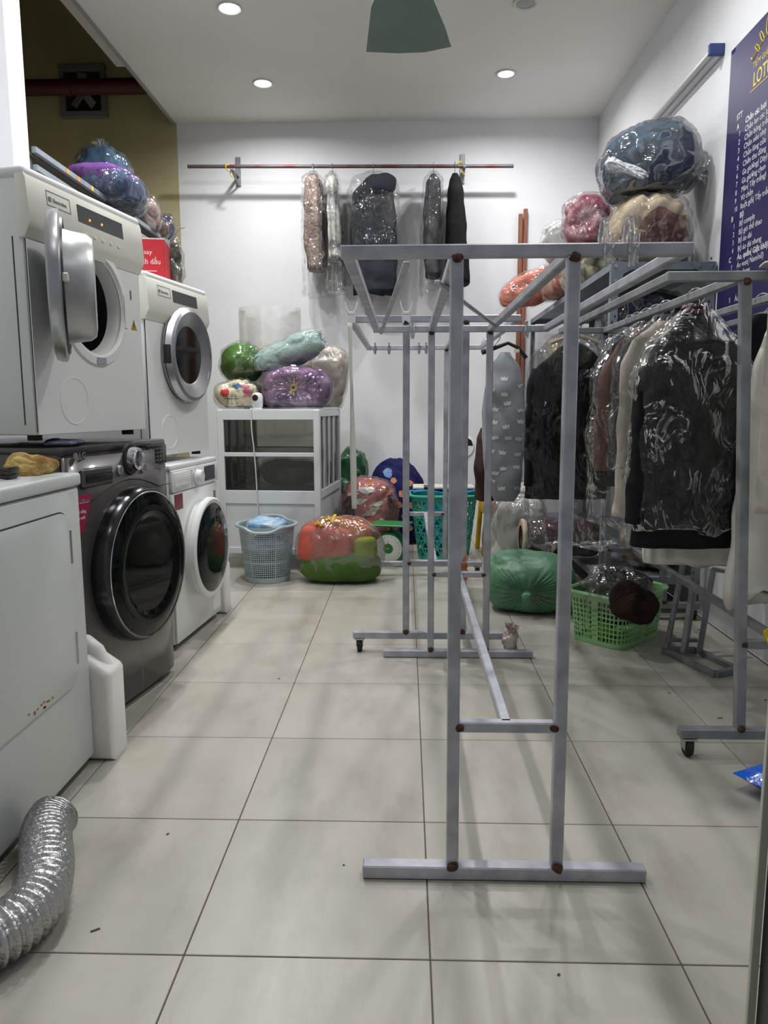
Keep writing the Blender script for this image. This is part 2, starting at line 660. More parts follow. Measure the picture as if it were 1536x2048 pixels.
slab('trim_2', XE - 0.11, XE - 0.03, 3.6, 5.48, ZC + 0.02, ZC + 0.045, mat('plaster_lip', rgb(190, 190, 184), 0.7))

# recessed downlights
M_LENS = mat('lit_lens', (1, 0.98, 0.95, 1), 0.3, emit=28)
M_LENSD = mat('dim_lens', (1, 0.98, 0.95, 1), 0.3, emit=2.5)
M_LENSO = mat('unlit_lens', rgb(150, 152, 148), 0.4)
M_RIM = mat('downlight_rim', rgb(206, 206, 202), 0.4)
for (x, y, pw, lab) in LAMPS:
    t = thing('downlight', lab, 'downlight', (x, y, ZC - 0.008), 0, 'recessed ceiling downlights')
    MB().lathe([(0.056, 0.008), (0.072, 0.008), (0.074, 0.003), (0.066, -0.002), (0.056, 0.002), (0.056, 0.008)], 36, cap=False).build('rim', M_RIM, t)
    MB().lathe([(0.057, 0.004), (0.03, 0.001), (0.003, 0.0)], 30).build('lens', (M_LENSO if not pw else (M_LENSD if 'faintly' in lab else M_LENS)), t)

# ceiling fan with broad green blades
M_FAN = mat('green_fan_enamel', rgb(104, 126, 112), 0.5, col2=rgb(98, 118, 106), nscale=4)
fan = thing('ceiling_fan', 'green ceiling fan with broad flared metal blades', 'fan', (0.0, 3.3, 3.06))
MB().lathe([(0.01, 0.10), (0.06, 0.09), (0.11, 0.04), (0.12, 0.0), (0.10, -0.05), (0.04, -0.07), (0.005, -0.072)], 32).build('motor', M_FAN, fan)
MB().lathe([(0.013, 0.08), (0.013, 0.34)], 12).build('rod', M_FAN, fan)
MB().lathe([(0.015, 0.26), (0.05, 0.30), (0.065, 0.365)], 24).build('canopy', M_FAN, fan)
for k in range(3):
    a = R(-120 * k)
    mb = MB()
    pts = [(-0.05, 0.10), (-0.06, 0.22), (-0.115, 0.42), (-0.175, 0.65), (-0.225, 1.125), (-0.05, 1.12), (0.10, 1.09), (0.24, 1.01), (0.195, 0.80), (0.135, 0.58), (0.075, 0.35), (0.05, 0.22), (0.05, 0.10)]
    mb.prism(pts, 'z', -0.003, 0.003)
    bl = mb.build('blade', M_FAN, fan, smooth=0, rot=(0, R(4), a))
    bl.location = (0, 0, -0.02)

# red fire pipe and extractor in the alcove
pp = thing('red_pipe', 'dark red pipe running across the alcove in front of the extractor fan', 'pipe', (-2.4, 6.24, 3.63))
MB().lathe([(0.06, -0.95), (0.06, 0.7)], 24, 'x').build('pipe_run', mat('red_pipe_paint', rgb(72, 20, 30), 0.45), pp)
MB().lathe([(0.066, -0.32), (0.066, -0.26)], 24, 'x').build('coupling', mat('red_pipe_paint', rgb(72, 20, 30)), pp)
ef = thing('extractor_fan', 'square dark extractor fan behind the red pipe on the yellow wall', 'extractor fan', (-2.66, 6.478, 3.475))
mb = MB()
for (a, b, c, d) in ((-0.19, 0.19, 0, 0.05), (-0.19, 0.19, 0.36, 0.41), (-0.19, -0.15, 0.05, 0.36), (0.15, 0.19, 0.05, 0.36)):
    mb.box(a, b, -0.05, 0, c, d, 0.004, 1)
mb.build('frame', mat('grey_fan_frame', rgb(120, 118, 118), 0.6), ef)
MB().box(-0.15, 0.15, -0.008, 0, 0.05, 0.36).build('backing', mat('fan_hole', rgb(30, 28, 32), 0.8), ef, smooth=0)
for k in range(5):
    mb = MB()
    mb.box(-0.035, 0.035, -0.004, 0.004, 0.03, 0.14, 0.002, 1, Matrix.Rotation(R(72 * k), 4, 'Y') @ Matrix.Rotation(R(25), 4, 'Z'))
    mb.build('blade', mat('fan_blade_grey', rgb(140, 138, 142), 0.5), ef, loc=(0, -0.03, 0.205))
MB().lathe([(0.03, -0.05), (0.032, -0.02)], 20, 'y', (0, 0, 0.205)).build('hub', mat('fan_blade_grey', rgb(140, 138, 142)), ef)

# tube fitting on the right wall
tl = thing('tube_light', 'unlit fluorescent tube fitting high on the right wall', 'tube light', (XR, 4.5, 2.84))
MB().box(-0.035, 0, -0.50, 0.50, -0.02, 0.025, 0.004, 1).build('batten', M_ALU, tl)
MB().lathe([(0.014, -0.51), (0.014, 0.51)], 16, 'y', (-0.055, 0, 0)).build('tube', mat('glass_tube_off', rgb(210, 212, 206), 0.25), tl)
for s in (-1, 1):
    MB().box(-0.075, 0, s * 0.51 - 0.014, s * 0.51 + 0.014, -0.024, 0.03, 0.005, 2).build('end_cap', mat('blue_end_cap', rgb(44, 62, 120), 0.5), tl)

# price sign on the right wall
sg = thing('price_sign', 'navy price list sign with gold lotus logo on the right wall', 'sign', (XR, 0, 0))
MB().box(-0.006, 0, 2.85, 3.885, 1.30, 2.79, 0.001, 1).build('panel', M_NAVY, sg, smooth=0)
def sline(s, y, z, size, m=M_WHITEP, bold=0.0, name='lettering', sx=1.0):
    return text(name, s, size, m, sg, (-0.0065, y, z), (0, -1, 0), (0, 0, 1), 0.0004, bold=bold, sx=sx)
pitch = 0.0379
z = 2.396
sline('STT', 3.775, 2.436, 0.036, bold=0.0007)
rows = [('A', 'Ch\u0103n c\u00e1c lo\u1ea1i', 1), ('1', 'Ch\u0103n len c\u00e1c lo\u1ea1i', 0), ('2', 'Ch\u0103n b\u00f4ng tr\u1ea7n', 0), ('3', 'Ch\u0103n si\u00eau nh\u1eb9', 0),
        ('4', 'Ch\u0103n l\u00f4ng c\u1eebu', 0), ('5', 'Ch\u0103n thu \u0111\u00f4ng', 0), ('6', 'Ga gi\u01b0\u1eddng( D\u00e0y)', 0), ('7', 'Ga gi\u01b0\u1eddng chun', 0),
        ('8', 'M\u00e0n( T\u1ea9y tr\u1eafng)', 0), ('9', 'V\u1ecf ch\u0103n', 0), ('10', 'Ru\u1ed9t g\u1ed1i( T\u1ea9y tr\u1eafng)', 0), ('B', 'B\u1ed9', 1), ('1', 'B\u1ed9 comple', 0),
        ('2', 'B\u1ed9 gi\u00f3 th\u1ec3 thao', 0), ('3', 'B\u1ed9 \u00e1o d\u00e0i', 0), ('4', 'B\u1ed9 \u00e1o d\u00e0i nhung', 0), ('C', '\u00c1o, qu\u1ea7n( Gi\u1eb7t kh\u00f4)', 1), ('1', '\u00c1o vest( Nam/n\u1eef)', 0),
        ('2', '\u00c1o nhung', 0), ('', '', 0), ('', '', 0), ('5', '\u00c1o s\u01a1 mi', 0), ('1', 'Qu\u1ea7n', 0)]
for i, (n_, t_, b_) in enumerate(rows):
    zz = 2.392 - i * pitch
    if n_:
        sline(n_, 3.768 if b_ else 3.742, zz, 0.034, bold=0.0008 if b_ else 0, name='numbering')
    if t_:
        sline(t_, 3.678, zz - 0.002, 0.036, bold=0.0008 if b_ else 0)
sline('LOTUS', 3.625, 2.525, 0.085, M_GOLD, 0.0012, 'logo_lettering', 0.8)
sline('TI\u1ec6M GI\u1eb6T', 3.635, 2.606, 0.034, M_GOLD, 0, 'logo_lettering')
mb = MB()
mb.box(-0.0075, -0.0065, 3.10, 3.645, 2.508, 2.512)
mb.tube([(-0.007, 3.655 - 0.012 * i, 2.64 + 0.055 * math.sin(i / 18 * PI * 0.6) + (0.02 if i == 0 else 0)) for i in range(19)], 0.004, 4)
for (cy, cz, ang, l, w) in ((3.50, 2.69, 0, 0.085, 0.022), (3.545, 2.68, -28, 0.06, 0.02), (3.455, 2.68, 28, 0.06, 0.02), (3.575, 2.665, -62, 0.05, 0.02), (3.425, 2.665, 62, 0.05, 0.02)):
    a = R(ang)
    pts = []
    for i in range(20):
        u = i / 20 * 2 * PI
        px, pz = w * math.sin(u), l * 0.5 * (1 - math.cos(u))
        pts.append((-0.007, cy + px * math.cos(a) - pz * math.sin(-a) * -1, cz + px * math.sin(a) * -1 + pz * math.cos(a)))
    mb.tube(pts, 0.0025, 4, loop=True)
mb.build('lotus_emblem', M_GOLD, sg, smooth=0)

# glass shop door standing open at the right of the entrance
dr = MB().box(0.545, 0.575, 0.93, 1.05, 0.0, 2.4, 0.002, 1).build('door_1', M_BLACK, smooth=0)
struct(dr, 'open aluminium shop door frame at the right edge of the entrance', 'door')
MB().box(0.533, 0.546, 1.052, 1.06, 0.0, 2.4, 0.001, 1).build('seal', mat('cream_door_seal', rgb(196, 196, 184), 0.5), dr, smooth=0)
MB().box(0.575, 0.64, 0.95, 1.0, 0.0, 2.4, 0.004, 1).build('door_stile', mat('anodised_grey', rgb(128, 130, 140), 0.4, 0.4), dr, smooth=0)
MB().box(0.64, 1.35, 0.972, 0.978, 0.1, 2.3).build('pane', glass_mat('clear_door_glass', (0.93, 0.96, 0.95, 1), 0.03), dr, smooth=0)
MB().box(0.64, 1.40, 0.95, 1.0, 0.0, 0.1, 0.003, 1).build('bottom_rail', mat('anodised_grey', rgb(128, 130, 140)), dr, smooth=0)

# ------------------------------------------------------------------ garment racks of welded square tube
def caster(parent, x, y, z, m=M_RUBBER):
    t = MB()
    t.box(x - 0.016, x - 0.012, y - 0.018, y + 0.018, 0.024, z, 0.001, 1)
    t.box(x + 0.012, x + 0.016, y - 0.018, y + 0.018, 0.024, z, 0.001, 1)
    t.box(x - 0.022, x + 0.022, y - 0.022, y + 0.022, z - 0.006, z, 0.001, 1)
    f = t.build('caster', M_SATIN, parent, smooth=0)
    MB().lathe([(0.008, -0.011), (0.026, -0.011), (0.030, -0.006), (0.030, 0.006), (0.026, 0.011), (0.008, 0.011)], 24, 'x', (x, y, 0.030)).build('wheel', m, f)
    return f

def weld(parent, p, r=0.016):
    mb = MB()
    soft(mb, p, (r, r * 0.9, r * 0.8), amp=r * 0.35, freq=70, seed=p[0] * 9 + p[2], n=12, m=8)
    return mb.build('weld', M_RUST, parent)

def rack(label, y0, y1, xl, xr, xa, xb, ztop, zmid, foot, lean=0.0, wheels=False, w=0.028, ms=M_STEEL, braces=(), rails=None):
    t = thing('garment_rack', label, 'garment rack', ((xa + xb) / 2, (y0 + y1) / 2, 0), 0, 'welded square tube garment racks')
    ox, oy = (xa + xb) / 2, (y0 + y1) / 2
    def b(name, p, q, ww=w, hh=None):
        return MB().bar((p[0] - ox, p[1] - oy, p[2]), (q[0] - ox, q[1] - oy, q[2]), ww, hh).build(name, ms, t, smooth=0)
    zf = 0.078 if wheels else 0.017
    for k, y in enumerate((y0, y1)):
        b('top_crossbar', (xl, y, ztop), (xr, y, ztop), w * 0.95)
        b('foot', (foot[0], y, zf), (foot[1], y, zf), 0.036, 0.032)
        for x in (xa, xb):
            b('post', (x + lean, y, zf), (x, y, ztop - 0.012))
            weld(t, (x + lean - ox, y - oy - 0.016 + 0.0, zf + 0.018), 0.013)
            weld(t, (x - ox, y - oy - 0.012, ztop - 0.016), 0.012)
        b('middle_bar', (xa + lean * 0.7, y, zmid), (xb + lean * 0.7, y, zmid), w * 0.9)
        for x, s in ((xa, 1), (xb, -1)):
            weld(t, (x + lean * 0.7 - ox + s * w * 0.5, y - oy - 0.012, zmid), 0.010)
        if wheels:
            for x in (foot[0] + 0.03, foot[1] - 0.03):
                caster(t, x - ox, y - oy, 0.062)
    for x in (rails or (xl + 0.015, xa, xb, xr - 0.015)):
        b('top_rail', (x, y0 + 0.012, ztop), (x, y1 - 0.012, ztop), w * 0.9)
    xm = (xa + xb) / 2 + lean * 0.7
    b('long_bar', (xm, y0, zmid), (xm, y1, zmid), w * 0.9)
    for (p, q) in braces:
        b('brace', p, q, 0.014, 0.010)
    return t

rk1 = rack('long grey steel garment rack standing empty in the foreground', 1.625, 3.19, -0.139, 0.596, 0.106, 0.350, 1.425, 0.376, (-0.101, 0.561), 0.004, False,
           braces=(((0.0, 1.64, 1.405), (-0.105, 3.15, 1.405)), ((0.075, 1.88, 1.405), (0.34, 2.9, 1.405))))
rk2 = rack('grey steel garment rack on casters behind the empty foreground rack', 3.262, 4.81, -0.253, 0.489, 0.0, 0.255, 1.475, 0.41, (-0.24, 0.50), 0.0, True, w=0.030)
rk3 = rack('grey steel garment rack loaded with clothes by the right wall', 2.26, 3.80, 0.757, 1.50, 0.985, 1.27, 1.475, 0.37, (0.866, 1.525), 0.07, True, w=0.030, ms=M_STEELD)

# ------------------------------------------------------------------ laundry machines (local frame: x out of the front, y along the front, z up)
def face_with_hole(mb, y0, y1, z0, z1, cy, cz, r, x=0.0, n=48):
    """flat front sheet with a round opening"""
    inner, outer = [], []
    for i in range(n):
        a = 2 * PI * (i + 0.5) / n
        c, s = math.cos(a), math.sin(a)
        ty = (y1 - cy) / c if c > 1e-9 else ((y0 - cy) / c if c < -1e-9 else 1e9)
        tz = (z1 - cz) / s if s > 1e-9 else ((z0 - cz) / s if s < -1e-9 else 1e9)
        k = min(ty, tz)
        outer.append([x, cy + c * k, cz + s * k])
        inner.append([x, cy + c * r, cz + s * r])
    for (yy, zz) in ((y0, z0), (y1, z0), (y1, z1), (y0, z1)):   # pull the nearest spokes to the corners
        j = min(range(n), key=lambda q: (outer[q][1] - yy) ** 2 + (outer[q][2] - zz) ** 2)
        outer[j] = [x, yy, zz]
    mb.rings([outer, inner], True, False)

def machine_shell(t, w, h, d, m, hole=None, z0=0.02, toe=True):
    """body box left open behind the front sheet, with the sheet itself"""
    mb = MB()
    mb.box(-d, -0.008, 0, w, z0, h, 0.008, 2)
    if hole:
        fs = [f for f in mb.bm.faces if f.normal.x > 0.9 and f.calc_area() > 0.1]
        bmesh.ops.delete(mb.bm, geom=fs, context='FACES')
    mb.build('body', m, t)
    if hole:
        mb = MB()
        face_with_hole(mb, 0.003, w - 0.003, z0 + 0.002, h - 0.002, *hole)
        mb.build('front_panel', m, t, smooth=0, solid=0.003)
    else:
        MB().box(-0.010, 0, 0.003, w - 0.003, z0 + 0.002, h - 0.002, 0.004, 2).build('front_panel', m, t)
    if toe:
        MB().box(-d + 0.03, -0.03, 0.03, w - 0.03, 0.0, z0 + 0.004).build('base', M_RUBBER, t, smooth=0)

def dryer(label, loc, yaw, w, h, dcy, dcz, ro, opened):
    t = thing('tumble_dryer', label, 'dryer', loc, -R(yaw), 'white tumble dryers stacked on washers')
    d = 0.56
    zp = h - 0.205                     # underside of the fascia
    machine_shell(t, w, h - 0.03, d, M_APPL, (dcy, dcz, ro * 0.80), 0.018, False)
    for (fx, fy) in ((-0.05, 0.05), (-0.05, w - 0.05), (-d + 0.05, 0.05), (-d + 0.05, w - 0.05)):
        MB().lathe([(0.022, 0.0), (0.022, 0.02)], 16, 'z', (fx, fy, 0)).build('foot', M_RUBBER, t)
    # side seam
    MB().box(-0.045, -0.041, -0.0012, 0.0, 0.05, h - 0.2).build('seam', M_SEAM, t, smooth=0)
    MB().box(-d - 0.005, 0.012, -0.006, w + 0.006, h - 0.034, h, 0.014, 3).build('lid', M_APPL, t)
    MB().prism([(-0.004, zp), (0.004, zp), (0.018, zp + 0.03), (0.026, zp + 0.045), (0.016, h - 0.036), (0.010, h - 0.022), (-0.02, h - 0.022), (-0.02, zp)], 'y', -0.006, w + 0.006, 0.004, 2).build('control_panel', M_IVORY, t)
    # fascia face runs from (0.046, zp+.045) to (0.030, h-.036)
    x1, z1, x2, z2 = 0.026, zp + 0.045, 0.016, h - 0.036
    tv = Vector((x2 - x1, 0, z2 - z1))
    up = tv.normalized()
    nx = Vector((up.z, 0, -up.x))
    def onp(y, f, off=0.001):
        p = Vector((x1, y, z1)) + tv * f + nx * off
        return p
    def plate(name, y0, y1, f0, f1, m, th=0.002):
        mb = MB()
        a, b = onp(y0, f0, 0), onp(y1, f0, 0)
        c, e = onp(y1, f1, 0), onp(y0, f1, 0)
        mb.rings([[a, b, c, e], [q + nx * th for q in (a, b, c, e)]])
        return mb.build(name, m, t, smooth=0)
    dp = plate('display', 0.225 * w / 0.6, 0.79 * w, 0.45, 0.88, M_DARK)
    for (yy, ff) in ((0.47 * w, 0.58), (0.58 * w, 0.60)):
        if opened:
            c = onp(yy, ff, 0.003)
            MB().lathe([(0.004, 0), (0.003, 0.002)], 10, 'x', c).build('indicator', M_LED, t)
    for k in range(5):
        plate('button', (0.42 + k * 0.075) * w, (0.42 + k * 0.075) * w + 0.012, 0.14, 0.20, M_IVORY, 0.004)
    text('brand_lettering', 'Electrolux', 0.017, M_GREYP, t, onp(0.115, 0.66, 0.001), (0, 1, 0), up)
    mb = MB()
    for (a, b, c, e) in ((0.085, 0.205, 0.88, 0.90), (0.085, 0.205, 0.54, 0.56), (0.085, 0.087, 0.54, 0.90), (0.203, 0.205, 0.54, 0.90)):
        q = [onp(a, c), onp(b, c), onp(b, e), onp(a, e)]
        mb.rings([q, [v + nx * 0.0006 for v in q]])
    mb.box(onp(0, .66).x, onp(0, .66).x + 0.0012, 0.093, 0.107, onp(0, .66).z - 0.002, onp(0, .66).z + 0.012)
    mb.build('badge_outline', M_GREYP, t, smooth=0)
    # round service cover low on the front
    MB().lathe([(0.001, 0.0005), (0.072, 0.0005), (0.074, 0.003), (0.078, 0.003), (0.079, 0.0)], 40, 'x', (0, 0.30 * w, 0.125)).build('service_cover', M_APPL, t)
    # pressed collar round the opening, drum behind
    MB().lathe([(ro, 0.0), (ro * 0.985, 0.008), (ro * 0.86, 0.010), (ro * 0.82, 0.002), (ro * 0.78, -0.02), (ro * 0.76, -0.05)], 48, 'x', (0, dcy, dcz), cap=False).build('collar', M_APPL, t)
    MB().lathe([(ro * 0.76, -0.05), (ro * 1.0, -0.07), (ro * 1.1, -0.12), (ro * 1.1, -0.40), (ro * 0.9, -0.43), (0.01, -0.44)], 40, 'x', (0, dcy, dcz), cap=False).build('drum', mat('drum_steel', rgb(120, 120, 122), 0.35, 0.8), t)
    MB().box(0.0005, 0.0015, w - 0.075, w - 0.062, dcz + 0.05, dcz + 0.085).build('mark', M_GREYP, t, smooth=0)
    # the door
    if opened:
        a = R(148)
        hx, hy = 0.018, dcy - ro + 0.018
        dr_ = bpy.data.objects.new('door', None)
        mt = Matrix.Translation((hx, hy, dcz)) @ Matrix.Rotation(-a, 4, 'Z')
        # local door frame: y away from the hinge, x outward when shut
        bpy.data.objects.remove(dr_)
        mb = MB()
        mb.lathe([(0.01, 0.034), (ro * 0.9, 0.034), (ro * 1.02, 0.028), (ro * 1.05, 0.012), (ro * 1.05, 0.0), (ro * 1.0, -0.004), (0.01, -0.004)], 56, 'x', (0, ro + 0.012, 0))
        d0 = mb.build('door', M_SATIN, t)
        d0.matrix_local = mt
        MB().lathe([(ro * 0.80, -0.003), (ro * 0.77, -0.03), (ro * 0.74, -0.070), (ro * 0.68, -0.086), (ro * 0.55, -0.090), (0.01, -0.084)], 56, 'x', (0, ro + 0.012, 0)).build('inner_dish', mat('brushed_dish', rgb(176, 177, 180), 0.36, 0.7), d0)
        MB().lathe([(ro * 0.95, -0.004), (ro * 0.93, -0.010), (ro * 0.86, -0.010), (ro * 0.84, -0.003)], 56, 'x', (0, ro + 0.012, 0), cap=False).build('gasket', M_BLACK, d0)
        MB().box(-0.022, -0.004, 2 * ro - 0.03, 2 * ro + 0.0, -0.012, 0.012, 0.003, 1).build('latch', M_IVORY, d0)
        MB().box(-0.006, 0.014, hy - 0.004, hy + 0.012, dcz - 0.05, dcz + 0.05, 0.002, 1).build('hinge', M_SATIN, t)
        # warning triangle and stickers
        mb = MB()
        ty, tz = w - 0.055, dcz - 0.06
        mb.prism([(ty - 0.022, tz), (ty + 0.022, tz), (ty, tz + 0.042)], 'x', 0.0005, 0.0016)
        mb.build('warning_triangle', mat('warning_yellow', rgb(150, 126, 44), 0.6), t, smooth=0)
        MB().prism([(ty - 0.003, tz + 0.008), (ty + 0.006, tz + 0.018), (ty - 0.001, tz + 0.018), (ty + 0.003, tz + 0.032), (ty - 0.006, tz + 0.019), (ty, tz + 0.019)], 'x', 0.0016, 0.0021).build('lightning_mark', M_BLACK, t, smooth=0)
        MB().box(0.0100, 0.0112, dcy - 0.02, dcy + 0.035, dcz - ro * 0.97, dcz - ro * 0.86).build('sticker', mat('sticker_grey', rgb(150, 152, 166), 0.5), t, smooth=0)
        MB().box(0.0085, 0.0125, dcy + ro * 0.84, dcy + ro * 0.92, dcz - 0.06, dcz + 0.06, 0.001, 1).build('latch_plate', M_APPL, t)
    else:
        R1 = ro
        d0 = MB().lathe([(R1 * 1.0, 0.0), (R1 * 1.04, 0.012), (R1 * 1.0, 0.038), (R1 * 0.93, 0.046), (R1 * 0.82, 0.036), (R1 * 0.66, 0.022), (R1 * 0.62, 0.016)], 60, 'x', (0.01, dcy, dcz), cap=False).build('door', M_SATIN, t)
        MB().lathe([(R1 * 0.63, 0.017), (R1 * 0.5, 0.008), (R1 * 0.2, 0.002), (0.003, 0.0)], 48, 'x', (0.01, dcy, dcz)).build('door_glass', M_BLACKG, d0)
        MB().lathe([(R1 * 1.06, 0.004), (R1 * 1.05, 0.0), (R1 * 1.0, 0.0)], 60, 'x', (0.004, dcy, dcz), cap=False).build('door_edge', M_CHROME, d0)
        MB().box(0.012, 0.046, dcy - R1 * 1.04, dcy - R1 * 0.98, dcz - 0.05, dcz + 0.035, 0.004, 2).build('door_grip', M_BLACK, d0)
        MB().tube([(0.052, dcy + R1 * 0.88 * math.cos(a_), dcz + R1 * 0.88 * math.sin(a_)) for a_ in [R(-34 + 5 * k) for k in range(14)]], 0.004, 6).build('door_trim', M_CHROME, d0)
    return t

dry1 = dryer('white tumble dryer with its round door swung open, on the dark washer', (-1.133, 2.265, 1.0), 9.7, 0.65, 0.81, 0.346, 0.452, 0.205, True)
dry2 = dryer('white tumble dryer with closed chrome door stacked under the red box', (-1.128, 3.255, 0.866), 9.7, 0.60, 0.82, 0.350, 0.484, 0.215, False)

# --- dark grey washer
t = thing('washing_machine', 'dark graphite front-load washer with big black glass door', 'washer', (-1.086, 2.314, 0), -R(9.7))
w, h, d = 0.686, 0.978, 0.70
MB().box(-d, -0.012, 0, w, 0.03, h - 0.012, 0.012, 2).build('body', M_GRAPH, t)
MB().box(-d - 0.002, -0.006, -0.002, w + 0.002, h - 0.03, h, 0.010, 2).build('lid', M_GRAPH, t)
mb = MB()   # gently bowed front sheet
def bow(u, v):
    yy = 0.004 + (w - 0.008) * u
    xx = 0.002 + 0.020 * (1 - (2 * u - 1) ** 4) - 0.012 * (abs(2 * u - 1) ** 12)
    return (xx, yy, 0.035 + (h - 0.07) * v)
mb.sheet(bow, 24, 4)
mb.build('front_panel', M_GRAPH, t, solid=0.004)
mb = MB()   # panel break line
mb.tube([(0.024, 0.03 + (w - 0.06) * k / 20, 0.80 + 0.045 * math.sin(PI * min(1, max(0, (k / 20 - 0.15) / 0.7))) ** 1.0) for k in range(21)], 0.0018, 5)
mb.build('panel_seam', M_SEAM, t)
dw = MB().box(0.012, 0.030, 0.06, 0.24, 0.842, 0.905, 0.010, 3).build('detergent_drawer', M_GRAPH, t)
MB().box(0.026, 0.033, 0.075, 0.228, 0.858, 0.884, 0.006, 2).build('drawer_grip', M_BLACK, dw)
kb = MB().lathe([(0.056, 0.018), (0.056, 0.028), (0.048, 0.032)], 40, 'x', (0, 0.365, 0.918)).build('dial', M_BLACK, t)
MB().lathe([(0.044, 0.030), (0.042, 0.050), (0.040, 0.058), (0.034, 0.062), (0.030, 0.054), (0.002, 0.052)], 40, 'x', (0, 0.365, 0.918)).build('dial_knob', M_CHROME, kb)
for (yy, zz) in ((0.285, 0.884), (0.445, 0.880)):
    MB().lathe([(0.019, 0.018), (0.018, 0.030), (0.014, 0.033), (0.002, 0.033)], 24, 'x', (0, yy, zz)).build('button', M_SATIN, t)
dp = MB().box(0.010, 0.0215, 0.495, 0.640, 0.885, 0.958, 0.003, 2).build('display', M_DARK, t)
for k in range(5):
    MB().box(0.021, 0.0225, 0.508 + k * 0.025, 0.518 + k * 0.025, 0.866, 0.871).build('key_mark', M_GREYP, t, smooth=0)
for k in range(4):
    for q in range(5):
        MB().box(0.0212, 0.0222, 0.508 + q * 0.025, 0.522 + q * 0.025, 0.897 + k * 0.015, 0.901 + k * 0.015).build('legend', M_GREYP, dp, smooth=0)
text('brand_lettering', 'LG', 0.032, M_GREYP, t, (0.0175, 0.062, 0.936), (0, 1, 0), (0, 0, 1), 0.0008)
MB().lathe([(0.012, 0.017), (0.012, 0.0185), (0.002, 0.0186)], 20, 'x', (0, 0.044, 0.947)).build('brand_badge', M_GREYP, t)
dcy, dcz, ro = 0.375, 0.53, 0.278
dd = MB().lathe([(ro * 1.03, 0.012), (ro * 1.04, 0.030), (ro * 1.02, 0.065), (ro * 0.99, 0.078), (ro * 0.965, 0.080)], 72, 'x', (0, dcy, dcz), cap=False).build('door', mat('dark_chrome_rim', rgb(70, 70, 74), 0.18, 0.9), t)
MB().lathe([(ro * 0.985, 0.074), (ro * 0.97, 0.082), (ro * 0.955, 0.080)], 72, 'x', (0, dcy, dcz), cap=False).build('chrome_ring', M_CHROME, dd)
MB().lathe([(ro * 0.965, 0.078), (ro * 0.84, 0.088), (ro * 0.72, 0.091), (ro * 0.67, 0.085), (ro * 0.55, 0.066), (ro * 0.35, 0.050), (ro * 0.15, 0.043), (0.003, 0.042)], 72, 'x', (0, dcy, dcz)).build('door_glass', M_BLACKG, dd)
MB().tube([(0.090 - 0.010 * abs(math.sin(a_)) , dcy + ro * 0.85 * math.cos(a_), dcz + ro * 0.85 * math.sin(a_)) for a_ in [R(-22 + 4 * k) for k in range(12)]], 0.005, 6).build('door_grip', M_BLACK, dd)
st = MB().prism([(0.018, 0.815), (0.112, 0.822), (0.098, 0.785), (0.075, 0.735), (0.052, 0.695), (0.018, 0.705)], 'x', 0.0215, 0.0228).build('sticker', mat('magenta_sticker', rgb(170, 26, 92), 0.4, col2=rgb(130, 16, 40), nscale=5, ramp=(0.3, 0.7)), t, smooth=0)
text('sticker_lettering', 'TrueSteam', 0.0165, M_WHITEP, st, (0.0229, 0.026, 0.794), (0, 1, 0.02), (0, 0, 1), 0.0002)
text('sticker_lettering', '\u0111i n\u1eafng', 0.015, M_WHITEP, st, (0.0229, 0.028, 0.762), (0, 1, 0.02), (0, 0, 1), 0.0002)
text('sticker_lettering', 'm m\u1edbi', 0.015, M_WHITEP, st, (0.0229, 0.028, 0.742), (0, 1, 0.02), (0, 0, 1), 0.0002)
MB().box(0.0232, 0.0240, 0.373, 0.377, 0.04, 0.26).build('panel_crease', M_GRAPH, t, smooth=0)
for (fx, fy) in ((-0.06, 0.06), (-0.06, w - 0.06), (-d + 0.06, 0.06), (-d + 0.06, w - 0.06)):
    MB().lathe([(0.025, 0.0), (0.025, 0.036)], 16, 'z', (fx, fy, 0)).build('foot', M_RUBBER, t)

# --- white washer under the second dryer
t = thing('washing_machine', 'white front-load washer with dark round door below the closed dryer', 'washer', (-1.040, 3.225, 0), -R(5.0))
w, h, d = 0.60, 0.85, 0.56
MB().box(-d, -0.008, 0, w, 0.03, h - 0.02, 0.008, 2).build('body', M_APPL, t)
MB().box(-d - 0.003, 0.004, -0.003, w + 0.003, h - 0.024, h, 0.008, 2).build('lid', M_APPL, t)
MB().box(-0.010, 0.004, 0.003, w - 0.003, 0.035, 0.722, 0.005, 2).build('front_panel', M_APPL, t)
MB().box(-0.010, 0.010, 0.003, w - 0.003, 0.727, 0.826, 0.006, 2).build('control_panel', M_APPL, t)
dw = MB().box(0.006, 0.014, 0.02, 0.19, 0.738, 0.815, 0.004, 2).build('detergent_drawer', M_APPL, t)
MB().box(0.012, 0.016, 0.03, 0.18, 0.744, 0.762, 0.003, 1).build('drawer_grip', M_APPLD, dw)
kb = MB().lathe([(0.040, 0.008), (0.040, 0.014), (0.033, 0.018), (0.031, 0.038), (0.026, 0.042), (0.002, 0.042)], 36, 'x', (0, 0.295, 0.776)).build('dial', M_APPL, t)
MB().lathe([(0.043, 0.009), (0.043, 0.013), (0.039, 0.014)], 36, 'x', (0, 0.295, 0.776), cap=False).build('dial_ring', M_CHROME, kb)
MB().box(0.008, 0.013, 0.40, 0.545, 0.742, 0.815, 0.003, 1).build('display', M_DARK, t)
for k in range(6):
    MB().box(0.0095, 0.0105, 0.225, 0.243, 0.745 + k * 0.012, 0.749 + k * 0.012).build('legend', M_GREYP, t, smooth=0)
MB().box(0.003, 0.0055, 0.03, 0.125, 0.645, 0.715).build('sticker', mat('dark_red_sticker', rgb(120, 40, 44), 0.5), t, smooth=0)
MB().box(0.003, 0.0055, 0.535, 0.565, 0.60, 0.68).build('rating_label', M_GREYP, t, smooth=0)
dcy, dcz, ro = 0.335, 0.425, 0.245
